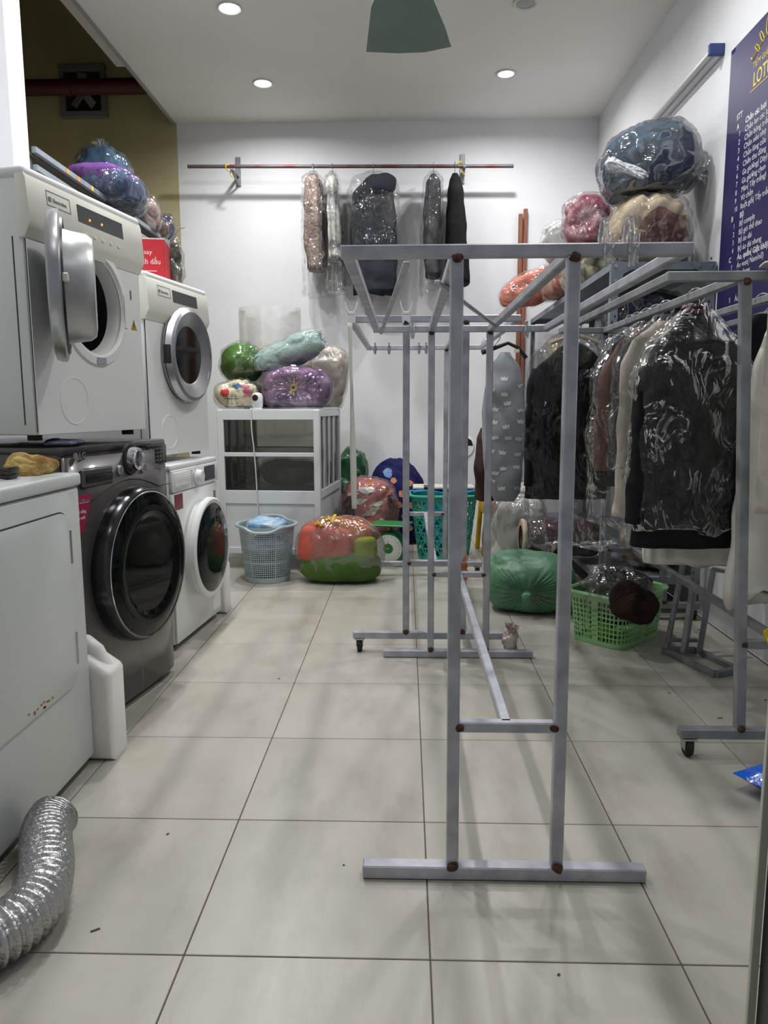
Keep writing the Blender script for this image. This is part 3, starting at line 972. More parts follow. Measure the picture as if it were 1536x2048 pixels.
dd = MB().lathe([(ro * 0.93, 0.0), (ro * 0.96, 0.030), (ro * 1.0, 0.040), (ro * 1.0, 0.062), (ro * 0.96, 0.070), (ro * 0.88, 0.066)], 60, 'x', (0, dcy, dcz), cap=False).build('door', M_APPL, t)
MB().lathe([(ro * 0.925, 0.004), (ro * 0.95, 0.028)], 60, 'x', (0, dcy, dcz), cap=False).build('door_gap', M_SEAM, dd)
MB().lathe([(ro * 0.89, 0.066), (ro * 0.85, 0.072), (ro * 0.5, 0.080), (ro * 0.2, 0.083), (0.003, 0.083)], 60, 'x', (0, dcy, dcz)).build('door_glass', M_GREENG, dd)
MB().box(0.002, 0.006, 0.475, 0.585, 0.06, 0.175, 0.002, 1).build('filter_flap', M_APPL, t)
for (fx, fy) in ((-0.06, 0.06), (-0.06, w - 0.06), (-d + 0.06, 0.06), (-d + 0.06, w - 0.06)):
    MB().lathe([(0.022, 0.0), (0.022, 0.034)], 16, 'z', (fx, fy, 0)).build('foot', M_RUBBER, t)

# --- near white dryer with a square door
t = thing('tumble_dryer', 'large white dryer with rounded square door, nearest on the left', 'dryer', (-0.967, 1.475, 0), 0)
w, h, d = 0.687, 0.913, 0.70
MB().box(-d, -0.004, 0, w, 0.03, h - 0.042, 0.010, 3).build('body', M_APPLD, t)
MB().box(-d, 0.004, -0.004, w + 0.004, h - 0.038, h, 0.009, 3).build('lid', M_APPLD, t)
MB().box(-d + 0.04, -0.05, 0.03, w - 0.03, 0.0, 0.032).build('base', M_RUBBER, t, smooth=0)
def rrect(y0, y1, z0, z1, r, n=7):
    pts = []
    for (cy, cz, a0) in ((y1 - r, z1 - r, 0), (y0 + r, z1 - r, 90), (y0 + r, z0 + r, 180), (y1 - r, z0 + r, 270)):
        for k in range(n + 1):
            a = R(a0 + 90 * k / n)
            pts.append((cy + r * math.cos(a), cz + r * math.sin(a)))
    return pts
MB().prism(rrect(0.083, 0.607, 0.297, 0.813, 0.060), 'x', -0.006, -0.0022).build('door_gap', M_SEAM, t, smooth=0)
dd = MB().prism(rrect(0.087, 0.603, 0.301, 0.809, 0.057), 'x', -0.006, 0.004, 0.0025, 2).build('door', M_APPLD, t)
for zz in (0.712, 0.412):
    MB().box(0.0, 0.006, 0.590, 0.602, zz - 0.055, zz + 0.045, 0.002, 1).build('hinge', M_SATIN, dd)
rnd = random.Random(3)
mb = MB()
for k in range(12):
    yy, zz = 0.36 + rnd.uniform(-0.06, 0.07), 0.309 + rnd.uniform(0, 0.02)
    mb.prism([(yy + p[0], zz + p[1]) for p in blot(0.006, 0.003, k, 7)], 'x', 0.0040, 0.0046)
mb.build('rust_spots', mat('rust_spot', rgb(150, 104, 66), 0.9), dd, smooth=0)

# ------------------------------------------------------------------ glass fronted cabinet by the back wall
cab = thing('display_cabinet', 'white aluminium display cabinet with glass front near the back wall', 'cabinet', (-1.271, 4.985, 0), -R(5))
cw, cd, ch = 0.70, 0.80, 1.085
pw_ = 0.042
for (x, y) in ((0, 0), (cw - pw_, 0), (0, cd - pw_), (cw - pw_, cd - pw_)):
    MB().box(x, x + pw_, y, y + pw_, 0.0, ch, 0.003, 1).build('post', M_ALU, cab, smooth=0)
def rail(name, x0, x1, y0, y1, z0, z1, m=M_ALU):
    return MB().box(x0, x1, y0, y1, z0, z1, 0.002, 1).build(name, m, cab, smooth=0)
for (y0, y1) in ((0.002, 0.036), (cd - 0.036, cd - 0.002)):
    for (z0, z1) in ((ch - 0.065, ch - 0.001), (0.775, 0.802), (0.455, 0.545), (0.11, 0.15)):
        rail('rail', pw_, cw - pw_, y0, y1, z0, z1)
for (x0, x1) in ((0.002, 0.036), (cw - 0.036, cw - 0.002)):
    for (z0, z1) in ((ch - 0.045, ch - 0.001), (0.49, 0.545), (0.11, 0.15)):
        rail('rail', x0, x1, pw_, cd - pw_, z0, z1)
rail('top_panel', 0.004, cw - 0.004, 0.004, cd - 0.004, ch, ch + 0.006)
rail('lower_panel', pw_, cw - pw_, 0.012, 0.024, 0.15, 0.455)
rail('lower_panel', cw - 0.026, cw - 0.014, pw_, cd - pw_, 0.15, 0.49)
rail('lower_panel', 0.014, 0.026, pw_, cd - pw_, 0.15, 0.49)
rail('shelf', 0.03, cw - 0.03, 0.03, cd - 0.03, 0.786, 0.794, M_ALU)
rail('shelf', 0.03, cw - 0.03, 0.03, cd - 0.03, 0.535, 0.545, M_ALU)
for k, y in enumerate((0.18, 0.36, 0.54)):
    rail('sliding_stile', cw - 0.032, cw - 0.008, y, y + 0.026, 0.545, ch - 0.045)
    rail('sliding_stile', 0.008, 0.032, y, y + 0.026, 0.545, ch - 0.045)
for (z0, z1) in ((0.802, ch - 0.065), (0.545, 0.775)):
    rail('pane', pw_, cw - pw_, 0.016, 0.021, z0, z1, M_GLASS)
    rail('pane', pw_, cw - pw_, cd - 0.021, cd - 0.016, z0, z1, M_GLASS)
for x in (0.018, cw - 0.023):
    rail('pane', x, x + 0.005, pw_, cd - pw_, 0.545, ch - 0.045, M_GLASS)

# ------------------------------------------------------------------ soft bundles in plastic
def bundle(name, label, cat, loc, r, m, rz=0.0, axis=(0, 0, 1), part='duvet', filmm=M_FILM, wr=(0, 0), amp=0.02, freq=4.0, seed=1.0,
           e=(0.8, 0.8), knot=None, knot_m=None, group='laundry bundles in plastic', pinch=0.0, crum=0.010, grow=0.012, ridge=0.022, rf=4.5, n=84, m_=52):
    """loc = point it rests on; r = radii (two across, one along axis)"""
    t = thing(name, label, cat, loc, rz, group)
    ax = Vector(axis).normalized()
    zr = math.sqrt(sum((rr * v) ** 2 for rr, v in zip(r, (1, 1, 1)))) if False else None
    # half height of the body above its resting point
    s = Vector((1, 0, 0)) if abs(ax.x) < 0.8 else Vector((0, 1, 0))
    s = (s - ax * s.dot(ax)).normalized()
    tt = ax.cross(s)
    hz = max(abs(s.z) * r[0], abs(tt.z) * r[1], abs(ax.z) * r[2], math.sqrt((s.z * r[0]) ** 2 + (tt.z * r[1]) ** 2 + (ax.z * r[2]) ** 2))
    c = (0, 0, hz * 0.94)
    mb = MB()
    soft(mb, c, r, ax, e[0], e[1], amp, freq, seed, wr, 0.012, n, m_, pinch=pinch, ridge=ridge, rf=rf)
    body = mb.build(part, m, t, smooth=0)
    body.data.shade_smooth()
    if filmm:
        mb = MB()
        soft(mb, c, r, ax, e[0], e[1], amp, freq, seed, (wr[0], wr[1] * 1.2), 0.002, n + 8, m_ + 8, crum=crum, grow=grow, pinch=pinch, ridge=ridge * 0.5, rf=rf)
        f = mb.build('plastic_bag', filmm, t, smooth=0)
        f.data.shade_smooth()
    if knot:
        d = Vector(knot[0]).normalized()
        base = Vector(c) + ax * (math.copysign(1, d.dot(ax)) * (r[2] * (1 - pinch * 0.9) - 0.005)) if knot[1] is None else Vector(knot[1])
        mb = MB()
        ruffle(mb, base, d, knot[2], 0.012, knot[3], seed=seed)
        k = mb.build('knot', knot_m or M_FILM_H, t, smooth=0)
        k.data.shade_smooth()
    return t, body

def tie_band(t, p, d, r, m, name='tie'):
    d = Vector(d).normalized()
    s = d.cross(Vector((0.2, 0.3, 0.9))).normalized()
    u = d.cross(s)
    pts = [Vector(p) + s * r * math.cos(2 * PI * i / 14) + u * r * math.sin(2 * PI * i / 14) for i in range(14)]
    return MB().tube(pts, r * 0.35, 6, loop=True).build(name, m, t)

ZT = ch + 0.006
F_PURP = fabric('purple_print_quilt', rgb(84, 48, 96), rgb(158, 126, 158), 8, 0.3)
t, b = bundle('duvet_bundle', 'purple floral quilt rolled in clear plastic, tied in front, on cabinet', 'bundle', (-0.765, 5.29, ZT), (0.245, 0.150, 0.24), F_PURP, axis=(0.02, -1, 0),
              wr=(13, 0.05), amp=0.012, seed=2.0, e=(0.55, 0.8), pinch=0.16, knot=((0, -1, 0.15), None, 0.05, 0.05))
c_ = Vector((0, -0.205, 0.142))
tie_band(t, c_, (0, -1, 0.2), 0.018, M_TIEY)
MB().box(-0.005, 0.005, -0.004, 0.004, -0.028, 0.01, 0.002, 1).build('tie_end', M_TIEY, t, loc=c_ + Vector((-0.012, -0.015, -0.02)), rot=(0.1, 0.25, 0))
MB().box(-0.003, 0.003, -0.004, 0.004, -0.005, 0.045, 0.002, 1).build('tie_end', M_TIEY, t, loc=c_ + Vector((0.006, -0.015, 0.02)), rot=(0.1, 0.05, 0))
F_BEIGE = fabric('beige_duvet', rgb(206, 196, 184), rgb(196, 184, 170), 3, 0.3, 9)
bundle('duvet_bundle', 'beige duvet in clear plastic leaning behind the purple quilt', 'bundle', (-0.61, 5.68, ZT), (0.155, 0.12, 0.24), F_BEIGE, axis=(0.15, 0, 1), amp=0.02, seed=3.0, e=(0.6, 0.7), filmm=M_FILM_H)
F_GREEN = fabric('leaf_green_quilt', rgb(74, 124, 36), rgb(52, 92, 28), 4, 0.25)
bundle('cushion_bundle', 'bright green cushion in clear plastic stacked on the cabinet', 'bundle', (-1.17, 5.38, ZT + 0.19), (0.15, 0.135, 0.145), F_GREEN, axis=(0.6, -0.6, 0.4), amp=0.012, seed=4.0, e=(0.8, 0.8), wr=(9, 0.05), pinch=0.08, ridge=0.009)
bundle('cushion_bundle', 'yellow bundle peeking out between green cushion and mint duvet', 'bundle', (-1.00, 5.48, ZT + 0.33), (0.06, 0.055, 0.09), fabric('yellow_quilt', rgb(226, 200, 84), None, 5), axis=(1, 0, 0.1), amp=0.02, seed=5.0)
F_MINT = fabric('mint_plush_duvet', rgb(168, 192, 188), rgb(156, 180, 176), 10, 0.4, 60)
bundle('duvet_bundle', 'pale mint plush duvet rolled in clear plastic lying on top of the pile', 'bundle', (-0.835, 5.31, ZT + 0.255), (0.115, 0.105, 0.265), F_MINT, axis=(0.9, -0.12, 0.36), amp=0.016, seed=6.0, e=(0.6, 0.85), wr=(3, 0.10), filmm=M_FILM_T)
F_CREAM = fabric('cream_patchwork', rgb(214, 206, 180), rgb(204, 194, 164), 5, 0.3)
t, b = bundle('blanket_bundle', 'cream cartoon patterned blanket in plastic at the cabinet front corner', 'bundle', (-1.165, 5.15, ZT), (0.15, 0.10, 0.10), F_CREAM, axis=(0, 0, 1), amp=0.02, freq=7, seed=7.0, e=(0.8, 0.8), filmm=M_FILM_T)
decals(b, [((-0.065, -0.5, 0.11), (0, 1, 0), (1, 0, 0), blot(0.030, 0.030, 1, 16, 0.06))], fabric('red_print', rgb(200, 50, 44)), 'red_print', t)
decals(b, [((0.02, -0.5, 0.155), (0, 1, 0), (1, 0, 0), blot(0.032, 0.016, 3))], fabric('blue_print', rgb(44, 108, 160)), 'blue_print', t)
decals(b, [((0.085, -0.5, 0.11), (0, 1, 0), (1, 0, 0), blot(0.035, 0.03, 4)), ((0.07, -0.5, 0.155), (0, 1, 0), (1, 0, 0), blot(0.03, 0.012, 5))], fabric('pink_print', rgb(206, 110, 130)), 'pink_print', t)
decals(b, [((-0.05 + 0.03 * k, -0.5, 0.06), (0, 1, 0), (1, 0.0, 0.1 * k), [(-0.002, -0.03), (0.002, -0.03), (0.003, 0.03), (-0.001, 0.03)]) for k in range(3)] +
       [((-0.02, -0.5, 0.07), (0, 1, 0), (0, 0, 1), [(-0.002, -0.05), (0.002, -0.05), (0.003, 0.05), (-0.001, 0.05)])], fabric('dark_line_print', rgb(90, 84, 70)), 'line_print', t)
bundle('blanket_bundle', 'small tan bundle squeezed at the far left of the cabinet top', 'bundle', (-1.235, 5.36, ZT), (0.06, 0.08, 0.07), fabric('tan_blanket', rgb(186, 166, 140)), amp=0.015, seed=8.0)
bundle('blanket_bundle', 'dark green bundle under the green cushion at the pile middle', 'bundle', (-1.09, 5.42, ZT), (0.10, 0.11, 0.085), fabric('dark_green_blanket', rgb(60, 66, 40), rgb(96, 76, 48)), amp=0.015, seed=9.0)
# roll of plastic sleeve against the wall
t = thing('plastic_roll', 'upright roll of milky plastic sleeve behind the bundles on the cabinet', 'plastic roll', (-1.04, 5.76, ZT))
MB().lathe([(0.215, 0.0), (0.225, 0.3), (0.23, 0.75)], 48, wob=lambda a, k: 0.03 * math.sin(2 * a + k) + 0.012 * math.sin(7 * a), cap=False).build('sleeve', M_FILM_ROLL, t, loc=(0, 0, 0.0))
MB().lathe([(0.17, 0.0), (0.175, 0.35), (0.18, 0.70)], 40, wob=lambda a, k: 0.05 * math.sin(3 * a + k), cap=False).build('sleeve', M_FILM_ROLL, t)
# little camera
t = thing('security_camera', 'small white security camera with black lens at the cabinet edge', 'camera', (-1.0, 5.012, ZT), -R(6))
MB().lathe([(0.034, 0), (0.036, 0.004), (0.030, 0.012), (0.036, 0.02), (0.038, 0.05), (0.038, 0.085), (0.030, 0.102), (0.012, 0.110), (0.002, 0.111)], 28).build('body', M_APPL, t)
MB().lathe([(0.021, -0.036), (0.019, -0.041), (0.002, -0.042)], 24, 'y', (-0.004, 0, 0.075)).build('lens', M_BLACK, t)
MB().tube([(-1.035, 4.975, 1.097), (-1.033, 4.950, 1.090), (-1.03, 4.946, 0.95), (-1.02, 4.944, 0.85), (-1.01, 4.943, 0.70), (-1.005, 4.942, 0.55), (-1.0, 4.94, 0.36)], 0.004, 6).build('power_cable', M_WIRE)
tag(bpy.data.objects['power_cable'], 'thin white cable hanging down the front of the cabinet', 'cable')
# in the cabinet
bundle('jacket_bundle', 'black jackets in clear plastic on the lower shelf inside the cabinet', 'bundle', (-0.84, 5.32, 0.546), (0.20, 0.19, 0.095), fabric('black_jacket_pile', rgb(26, 28, 32), rgb(40, 42, 48)), amp=0.02, seed=10.0, e=(0.7, 0.8))
bundle('jacket_bundle', 'grey brown bundle at the left inside the cabinet', 'bundle', (-1.13, 5.36, 0.546), (0.05, 0.15, 0.085), fabric('taupe_pile', rgb(104, 100, 96)), amp=0.015, seed=11.0)

# ------------------------------------------------------------------ bags on the floor by the back wall
F_PINK = fabric('rose_print_quilt', rgb(186, 116, 112), rgb(172, 100, 100), 5, 0.25)
t, b = bundle('quilt_bag', 'rose pink cow print quilt in clear plastic beside the cabinet', 'bag', (-0.275, 5.56, 0.0), (0.215, 0.20, 0.30), F_PINK, amp=0.02, seed=12.0, e=(0.75, 0.8))
rnd = random.Random(5)
decals(b, [((x, -1, z), (0, 1, 0), (1, 0, 0.4 * rnd.uniform(-1, 1)), blot(0.06 * s, 0.022 * s, int(x * 90 + z * 70), 14, 0.5)) for (x, z, s) in
           ((-0.02, 0.50, 1.0), (-0.06, 0.42, 0.8), (0.06, 0.40, 0.7), (0.02, 0.34, 1), (-0.12, 0.47, .6), (0.10, 0.28, .7), (0.0, 0.22, .8), (-0.14, 0.18, .8))], fabric('white_cow_print', rgb(226, 220, 216)), 'white_print', t)
decals(b, [((-0.145, -1, 0.36), (0, 1, 0), (1, 0, 0), blot(0.05, 0.085, 31, 14, 0.25)), ((0.16, -1, 0.42), (0, 1, 0), (1, 0, 0), blot(0.02, 0.05, 32)), ((-0.09, -1, 0.20), (0, 1, 0), (1, 0, 0), blot(0.05, 0.03, 35))], fabric('dark_cow_print', rgb(52, 34, 32)), 'dark_print', t)
decals(b, [((0.13, -1, 0.49), (0, 1, 0), (1, 0, 0), blot(0.018, 0.014, 41)), ((0.03, -1, 0.27), (0, 1, 0), (1, 0, 0), blot(0.02, 0.02, 42)), ((0.0, -1, 0.54), (0, 1, 0), (1, 0, 0), blot(0.03, 0.015, 43)), ((0.14, -1, 0.2), (0, 1, 0), (1, 0, 0.3), blot(0.03, 0.015, 44))], fabric('amber_print', rgb(206, 146, 50)), 'amber_print', t)
M_GRNSACK = mat('green_sack_film', rgb(50, 104, 66), 0.3, col2=rgb(38, 84, 54), nscale=5, bump=0.5, bscale=16, coat=0.2)
t, b = bundle('plastic_sack', 'crumpled dark green plastic sack behind the rose pink quilt', 'bag', (-0.455, 6.20, 0.0), (0.16, 0.15, 0.40), M_GRNSACK, part='sack', filmm=None, amp=0.05, freq=6, seed=13.0, e=(0.8, 0.8))
F_NAVYD = fabric('navy_dog_print', rgb(34, 34, 86), rgb(28, 28, 74), 5, 0.3)
t, b = bundle('quilt_bag', 'navy quilt with orange puppy print slumped against the back wall', 'bag', (-0.03, 6.06, 0.0), (0.225, 0.20, 0.36), F_NAVYD, axis=(-0.42, 0.1, 1), part='quilt', filmm=None, amp=0.03, seed=14.0, e=(0.8, 0.8))
rnd = random.Random(9)
decals(b, [((x, -1, z), (0, 1, 0), (1, 0, rnd.uniform(-1, 1)), blot(0.032 * rnd.uniform(.7, 1.2), 0.024 * rnd.uniform(.7, 1.3), int(100 + x * 50 + z * 99), 12, 0.3)) for (x, z) in
           ((-0.2, 0.62), (-0.07, 0.52), (-0.13, 0.45), (0.06, 0.50), (0.0, 0.42), (0.12, 0.42), (-0.03, 0.33), (0.07, 0.33), (0.15, 0.32), (0.02, 0.24), (0.12, 0.22), (-0.1, 0.3), (0.18, 0.2), (0.06, 0.14), (0.16, 0.1), (-0.21, 0.5))],
       fabric('peach_dog_print', rgb(206, 140, 104)), 'dog_print', t)
decals(b, [((-0.115, -1, 0.58), (0, 1, 0), (1, 0, -0.2), blot(0.04, 0.035, 66, 12, 0.2))], fabric('pale_blue_print', rgb(120, 150, 196)), 'blue_print', t)

# big clear bag holding three folded bundles
big = thing('clear_laundry_bag', 'large clear bag of coral, orange and green bundles tied with yellow on the floor', 'bag', (-0.42, 4.66, 0.0))
def inner(name, c, r, m, seed, axis=(0, 0, 1), e=(0.5, 0.5)):
    mb = MB()
    soft(mb, c, r, axis, e[0], e[1], 0.015, 5, seed, (0, 0), 0.012, 40, 24)
    o = mb.build(name, m, big, smooth=0)
    o.data.shade_smooth()
inner('coral_bundle', (-0.09, -0.025, 0.24), (0.17, 0.115, 0.13), fabric('coral_blanket', rgb(208, 106, 88), rgb(190, 92, 80), 4), 20, (0.1, 0, 1))
inner('orange_bundle', (0.06, 0.03, 0.27), (0.14, 0.10, 0.12), fabric('orange_blanket', rgb(196, 112, 48), rgb(178, 98, 44), 4), 21, (0.2, 0.1, 1))
inner('green_bundle', (0.0, -0.02, 0.10), (0.265, 0.145, 0.105), fabric('moss_blanket', rgb(88, 122, 58), rgb(74, 104, 50), 4), 22, e=(0.7, 0.8))
inner('lime_bundle', (0.16, -0.06, 0.22), (0.07, 0.06, 0.07), fabric('lime_blanket', rgb(150, 166, 48)), 23)
mb = MB()
soft(mb, (0, 0, 0.20), (0.285, 0.16, 0.21), (0, 0, 1), 0.75, 0.8, 0.02, 4, 24, (11, 0.05), 0.002, 72, 44, crum=0.018)
o = mb.build('plastic_bag', M_FILM_H, big, smooth=0)
o.data.shade_smooth()
for (x, y, z, s) in ((-0.05, -0.06, 0.38, 1.0), (-0.12, -0.08, 0.36, 0.8)):
    mb = MB()
    ruffle(mb, (x, y, z), (0.1, -0.3, 1), 0.035 * s, 0.012, 0.045 * s, k=7, seed=x)
    o = mb.build('yellow_tie', mat('yellow_bag_tie', rgb(232, 196, 30), 0.4), big, smooth=0)
    o.data.shade_smooth()

# ------------------------------------------------------------------ baskets
def loop_pt(a, sx, sy, e):
    return spow(math.cos(a), e) * sx, spow(math.sin(a), e) * sy

def lattice_basket(t, m, rows, cols, bottom, top, h, e, solid_lo, solid_hi, bw=0.004, diag=False, gaps=(), part='lattice'):
    """tapered basket wall: bands at foot and rim, crossed bars between"""
    N = 96
    def P(a, f, out=0.0):
        sx = bottom[0] + (top[0] - bottom[0]) * f
        sy = bottom[1] + (top[1] - bottom[1]) * f
        x, y = loop_pt(a, sx + out, sy + out, e)
        return Vector((x, y, h * f))
    # even arc-length parameter
    pts = [P(2 * PI * i / 720, 0.5) for i in range(720)]
    acc = [0.0]
    for i in range(720):
        acc.append(acc[-1] + (pts[(i + 1) % 720] - pts[i]).length)
    def A(s):
        s = (s % 1.0) * acc[-1]
        lo, hi = 0, 720
        while hi - lo > 1:
            md = (lo + hi) // 2
            if acc[md] <= s:
                lo = md
            else:
                hi = md
        fr = (s - acc[lo]) / max(1e-9, acc[lo + 1] - acc[lo])
        return 2 * PI * (lo + fr) / 720
    def strip(name, f0, f1, th=0.003):
        mb = MB()
        rings = []
        for (f, o) in ((f0, 0), (f1, 0), (f1, -th), (f0, -th)):
            rings.append([P(A(i / N), f, o) for i in range(N)])
        mb.rings(rings, True, False, True)
        mb.build(name, m, t)
    strip('foot_band', 0.0, solid_lo)
    strip('rim_band', solid_hi, 1.0)
    lat = MB()
    def vbar(s0, f0, s1, f1, w=bw):
        d = w / acc[-1] / 2 * 1.0
        q = []
        for o in (0.0, -0.003):
            q.append([P(A(s0 - d), f0, o), P(A(s0 + d), f0, o), P(A(s1 + d), f1, o), P(A(s1 - d), f1, o)])
        lat.rings(q, True, True)
    for i in range(cols):
        s = i / cols
        wide = bw * (2.2 if gaps and i % gaps[0] == 0 else 1)
        if diag:
            segs = rows
            for k in range(segs):
                f0 = solid_lo + (solid_hi - solid_lo) * k / segs
                f1 = solid_lo + (solid_hi - solid_lo) * (k + 1) / segs
                if (i + k) % 2 == 0:
                    vbar(s, f0, s + 1 / cols, f1)
                else:
                    vbar(s + 1 / cols, f0, s, f1)
                if (i + k) % 2 == 0:
                    vbar(s, f0, s, f1, bw * 0.8)
        else:
            vbar(s, solid_lo, s, solid_hi, wide)
    mb = lat
    for k in range(1, rows):
        f = solid_lo + (solid_hi - solid_lo) * k / rows
        hh = bw / h / 2 * (2.6 if gaps and k % gaps[1] == 0 else 1)
        rings = []
        for (ff, o) in ((f - hh, 0), (f + hh, 0), (f + hh, -0.003), (f - hh, -0.003)):
            rings.append([P(A(i / N), ff, o) for i in range(N)])
        mb.rings(rings, True, False, True)
    o = lat.build(part, m, t, smooth=0)
    bt = MB()
    bt.rings([[P(A(i / N), 0.0) for i in range(N)], [P(A(i / N), 0.012) for i in range(N)]], True, True)
    bt.build('bottom', m, t)
    return P, A

M_GREYB = mat('pale_blue_grey_plastic', rgb(168, 182, 188), 0.4)
t = thing('laundry_basket', 'round pale grey slatted laundry basket in front of the cabinet', 'basket', (-0.895, 4.68, 0))
P_, A_ = lattice_basket(t, M_GREYB, 21, 72, (0.142, 0.142), (0.178, 0.178), 0.36, 1.0, 0.10, 0.90, 0.0042, gaps=(12, 7))
mb = MB()
rim = []
for i in range(72):
    a = 2 * PI * i / 72
    dip = 0.030 * math.exp(-((math.sin(a) + 1) / 0.14) ** 2) + 0.0
    rise = 0.028 * math.exp(-((math.sin(a) - 1) / 0.14) ** 2)
    rim.append((0.19 * math.cos(a), 0.19 * math.sin(a), 0.362 - dip + rise + 0.012 * abs(math.cos(a)) ** 8 * 0))
mb.tube(rim, 0.010, 8, loop=True).build('rim', M_GREYB, t)
mb = MB()
soft(mb, (-0.01, 0.0, 0.345), (0.125, 0.125, 0.055), amp=0.02, freq=9, seed=41, crum=0.02, n=60, m=30)
bb = tag(mb.build('plastic_packet', mat('blue_plastic_packet', rgb(84, 156, 214), 0.25, col2=rgb(186, 206, 222), nscale=9, bump=0.6, bscale=22), None, (-0.885, 4.70, 0.0), smooth=0), 'crumpled light blue plastic packets in the round grey basket', 'packet')
bb.data.shade_smooth()
mb = MB()
soft(mb, (0, 0, 0.16), (0.125, 0.125, 0.13), amp=0.03, freq=6, seed=42)
cc = tag(mb.build('folded_clothes', fabric('slate_clothes', rgb(92, 100, 122), rgb(150, 156, 170)), None, (-0.895, 4.68, 0.0), smooth=0), 'slate blue clothes filling the round grey basket', 'clothes')
cc.data.shade_smooth()

M_TEAL = mat('teal_basket_plastic', rgb(64, 178, 158), 0.35)
t = thing('laundry_basket', 'tall teal plastic laundry basket with triangular holes behind the racks', 'basket', (0.275, 5.45, 0), R(3))
lattice_basket(t, M_TEAL, 7, 44, (0.185, 0.15), (0.24, 0.19), 0.475, 0.45, 0.06, 0.90, 0.010, diag=True)
mb = MB()
mb.tube([tuple(Vector(loop_pt(2 * PI * i / 64, 0.252, 0.20, 0.45)).to_3d() + Vector((0, 0, 0.468))) for i in range(64)], 0.011, 8, loop=True).build('rim', M_TEAL, t)
mb = MB()
soft(mb, (0.275, 5.45, 0.24), (0.165, 0.13, 0.215), e1=0.5, e2=0.5, amp=0.02, freq=6, seed=44, flat=0.03)
o = tag(mb.build('folded_clothes', fabric('blue_pile', rgb(40, 110, 160), rgb(60, 150, 190), 5), smooth=0), 'blue clothes filling the tall teal basket', 'clothes')
o.data.shade_smooth()
mb = MB()
mb.sheet(lambda u, v: (0.05 + 0.44 * u, 5.30 + 0.3 * v, 0.492 + 0.012 * math.sin(u * 7 + v * 3)), 14, 8)
tag(mb.build('folded_cloth', fabric('bright_blue_cloth', rgb(66, 150, 206)), solid=0.014), 'bright blue folded cloth on top of the teal basket', 'cloth')
mb = MB()
mb.box(0.05, 0.50, 5.34, 5.58, 0.513, 0.528, 0.006, 2)
o = tag(mb.build('folded_board', mat('cream_board', rgb(214, 208, 196), 0.5)), 'cream folded board with black end lying across the teal basket', 'board')
MB().box(0.13, 0.17, 5.336, 5.50, 0.512, 0.530, 0.002, 1).build('black_band', M_BLACK, o)

M_LGRN = mat('light_green_basket_plastic', rgb(150, 200, 140), 0.4)
gb = thing('laundry_basket', 'light green square mesh basket on the floor by the right wall', 'basket', (1.015, 3.50, 0), R(44))
lattice_basket(gb, M_LGRN, 8, 64, (0.185, 0.135), (0.205, 0.155), 0.245, 0.30, 0.10, 0.86, 0.0062)
mb = MB()
mb.tube([tuple(Vector(loop_pt(2 * PI * i / 72, 0.214, 0.164, 0.30)).to_3d() + Vector((0, 0, 0.242))) for i in range(72)], 0.009, 6, loop=True).build('rim', M_LGRN, gb)
t = thing('fur_jacket_bundle', 'dark brown jackets in clear plastic spilling out of the light green basket', 'bundle', (1.03, 3.50, 0.05), 0)
mb = MB()
soft(mb, (0.0, 0.02, 0.14), (0.13, 0.11, 0.13), amp=0.03, freq=7, seed=51)
soft(mb, (0.03, -0.05, 0.20), (0.10, 0.10, 0.07), amp=0.03, freq=8, seed=52)
soft(mb, (-0.02, -0.24, 0.185), (0.10, 0.10, 0.065), axis=(0.2, -0.6, 1), amp=0.025, freq=9, seed=54, wr=(7, 0.2))
o = mb.build('jacket', fabric('dark_brown_fur', rgb(54, 38, 32), rgb(30, 22, 20), 12, 0.8, 60), t, smooth=0)
o.data.shade_smooth()
mb = MB()
soft(mb, (-0.03, -0.05, 0.17), (0.16, 0.16, 0.115), amp=0.035, freq=6, seed=53, crum=0.035, n=80, m=46)
o = mb.build('plastic_bag', M_FILM_H, t, smooth=0)
o.data.shade_smooth()
o = tag(MB().lathe([(0.001, 0.02), (0.05, 0.02), (0.055, 0.028), (0.05, 0.06), (0.02, 0.09)], 18, wob=lambda a, k: 0.25 * math.sin(3 * a + k)).build('lime_cloth', fabric('lime_cloth', rgb(176, 224, 60)), None, (0.93, 3.46, 0.0)), 'small lime green cloth inside the light green basket', 'cloth')

# ------------------------------------------------------------------ kitchen scale
M_GSC = mat('green_scale_enamel', rgb(40, 128, 70), 0.35)
t = thing('weighing_scale', 'green dial weighing scale with flat tray on the floor', 'scale', (-0.105, 5.16, 0), -R(14))
MB().prism([(-0.095, 0.02), (0.095, 0.02), (0.075, 0.20), (0.04, 0.235), (-0.04, 0.235), (-0.075, 0.20)], 'y', -0.07, 0.07, 0.008, 2).build('body', M_GSC, t)
MB().box(-0.11, 0.11, -0.085, 0.085, 0.0, 0.022, 0.006, 2).build('base', M_GSC, t)
dl = MB().lathe([(0.098, -0.068), (0.098, -0.078), (0.090, -0.082), (0.002, -0.082)], 40, 'y', (0, 0, 0.125)).build('dial', mat('dial_white', rgb(226, 232, 228), 0.3), t)
MB().lathe([(0.036, -0.082), (0.034, -0.084), (0.002, -0.084)], 28, 'y', (-0.0, 0, 0.125)).build('dial_centre', M_GSC, dl)
MB().prism([(-0.004, 0.0), (0.004, 0.0), (0.001, 0.062)], 'y', -0.0865, -0.0845).build('pointer', mat('red_pointer', rgb(200, 40, 36), 0.4), dl, loc=(0, 0, 0.125), smooth=0)
MB().lathe([(0.006, -0.0845), (0.006, -0.088), (0.001, -0.0885)], 14, 'y', (0, 0, 0.125)).build('hub', M_GOLD, dl)
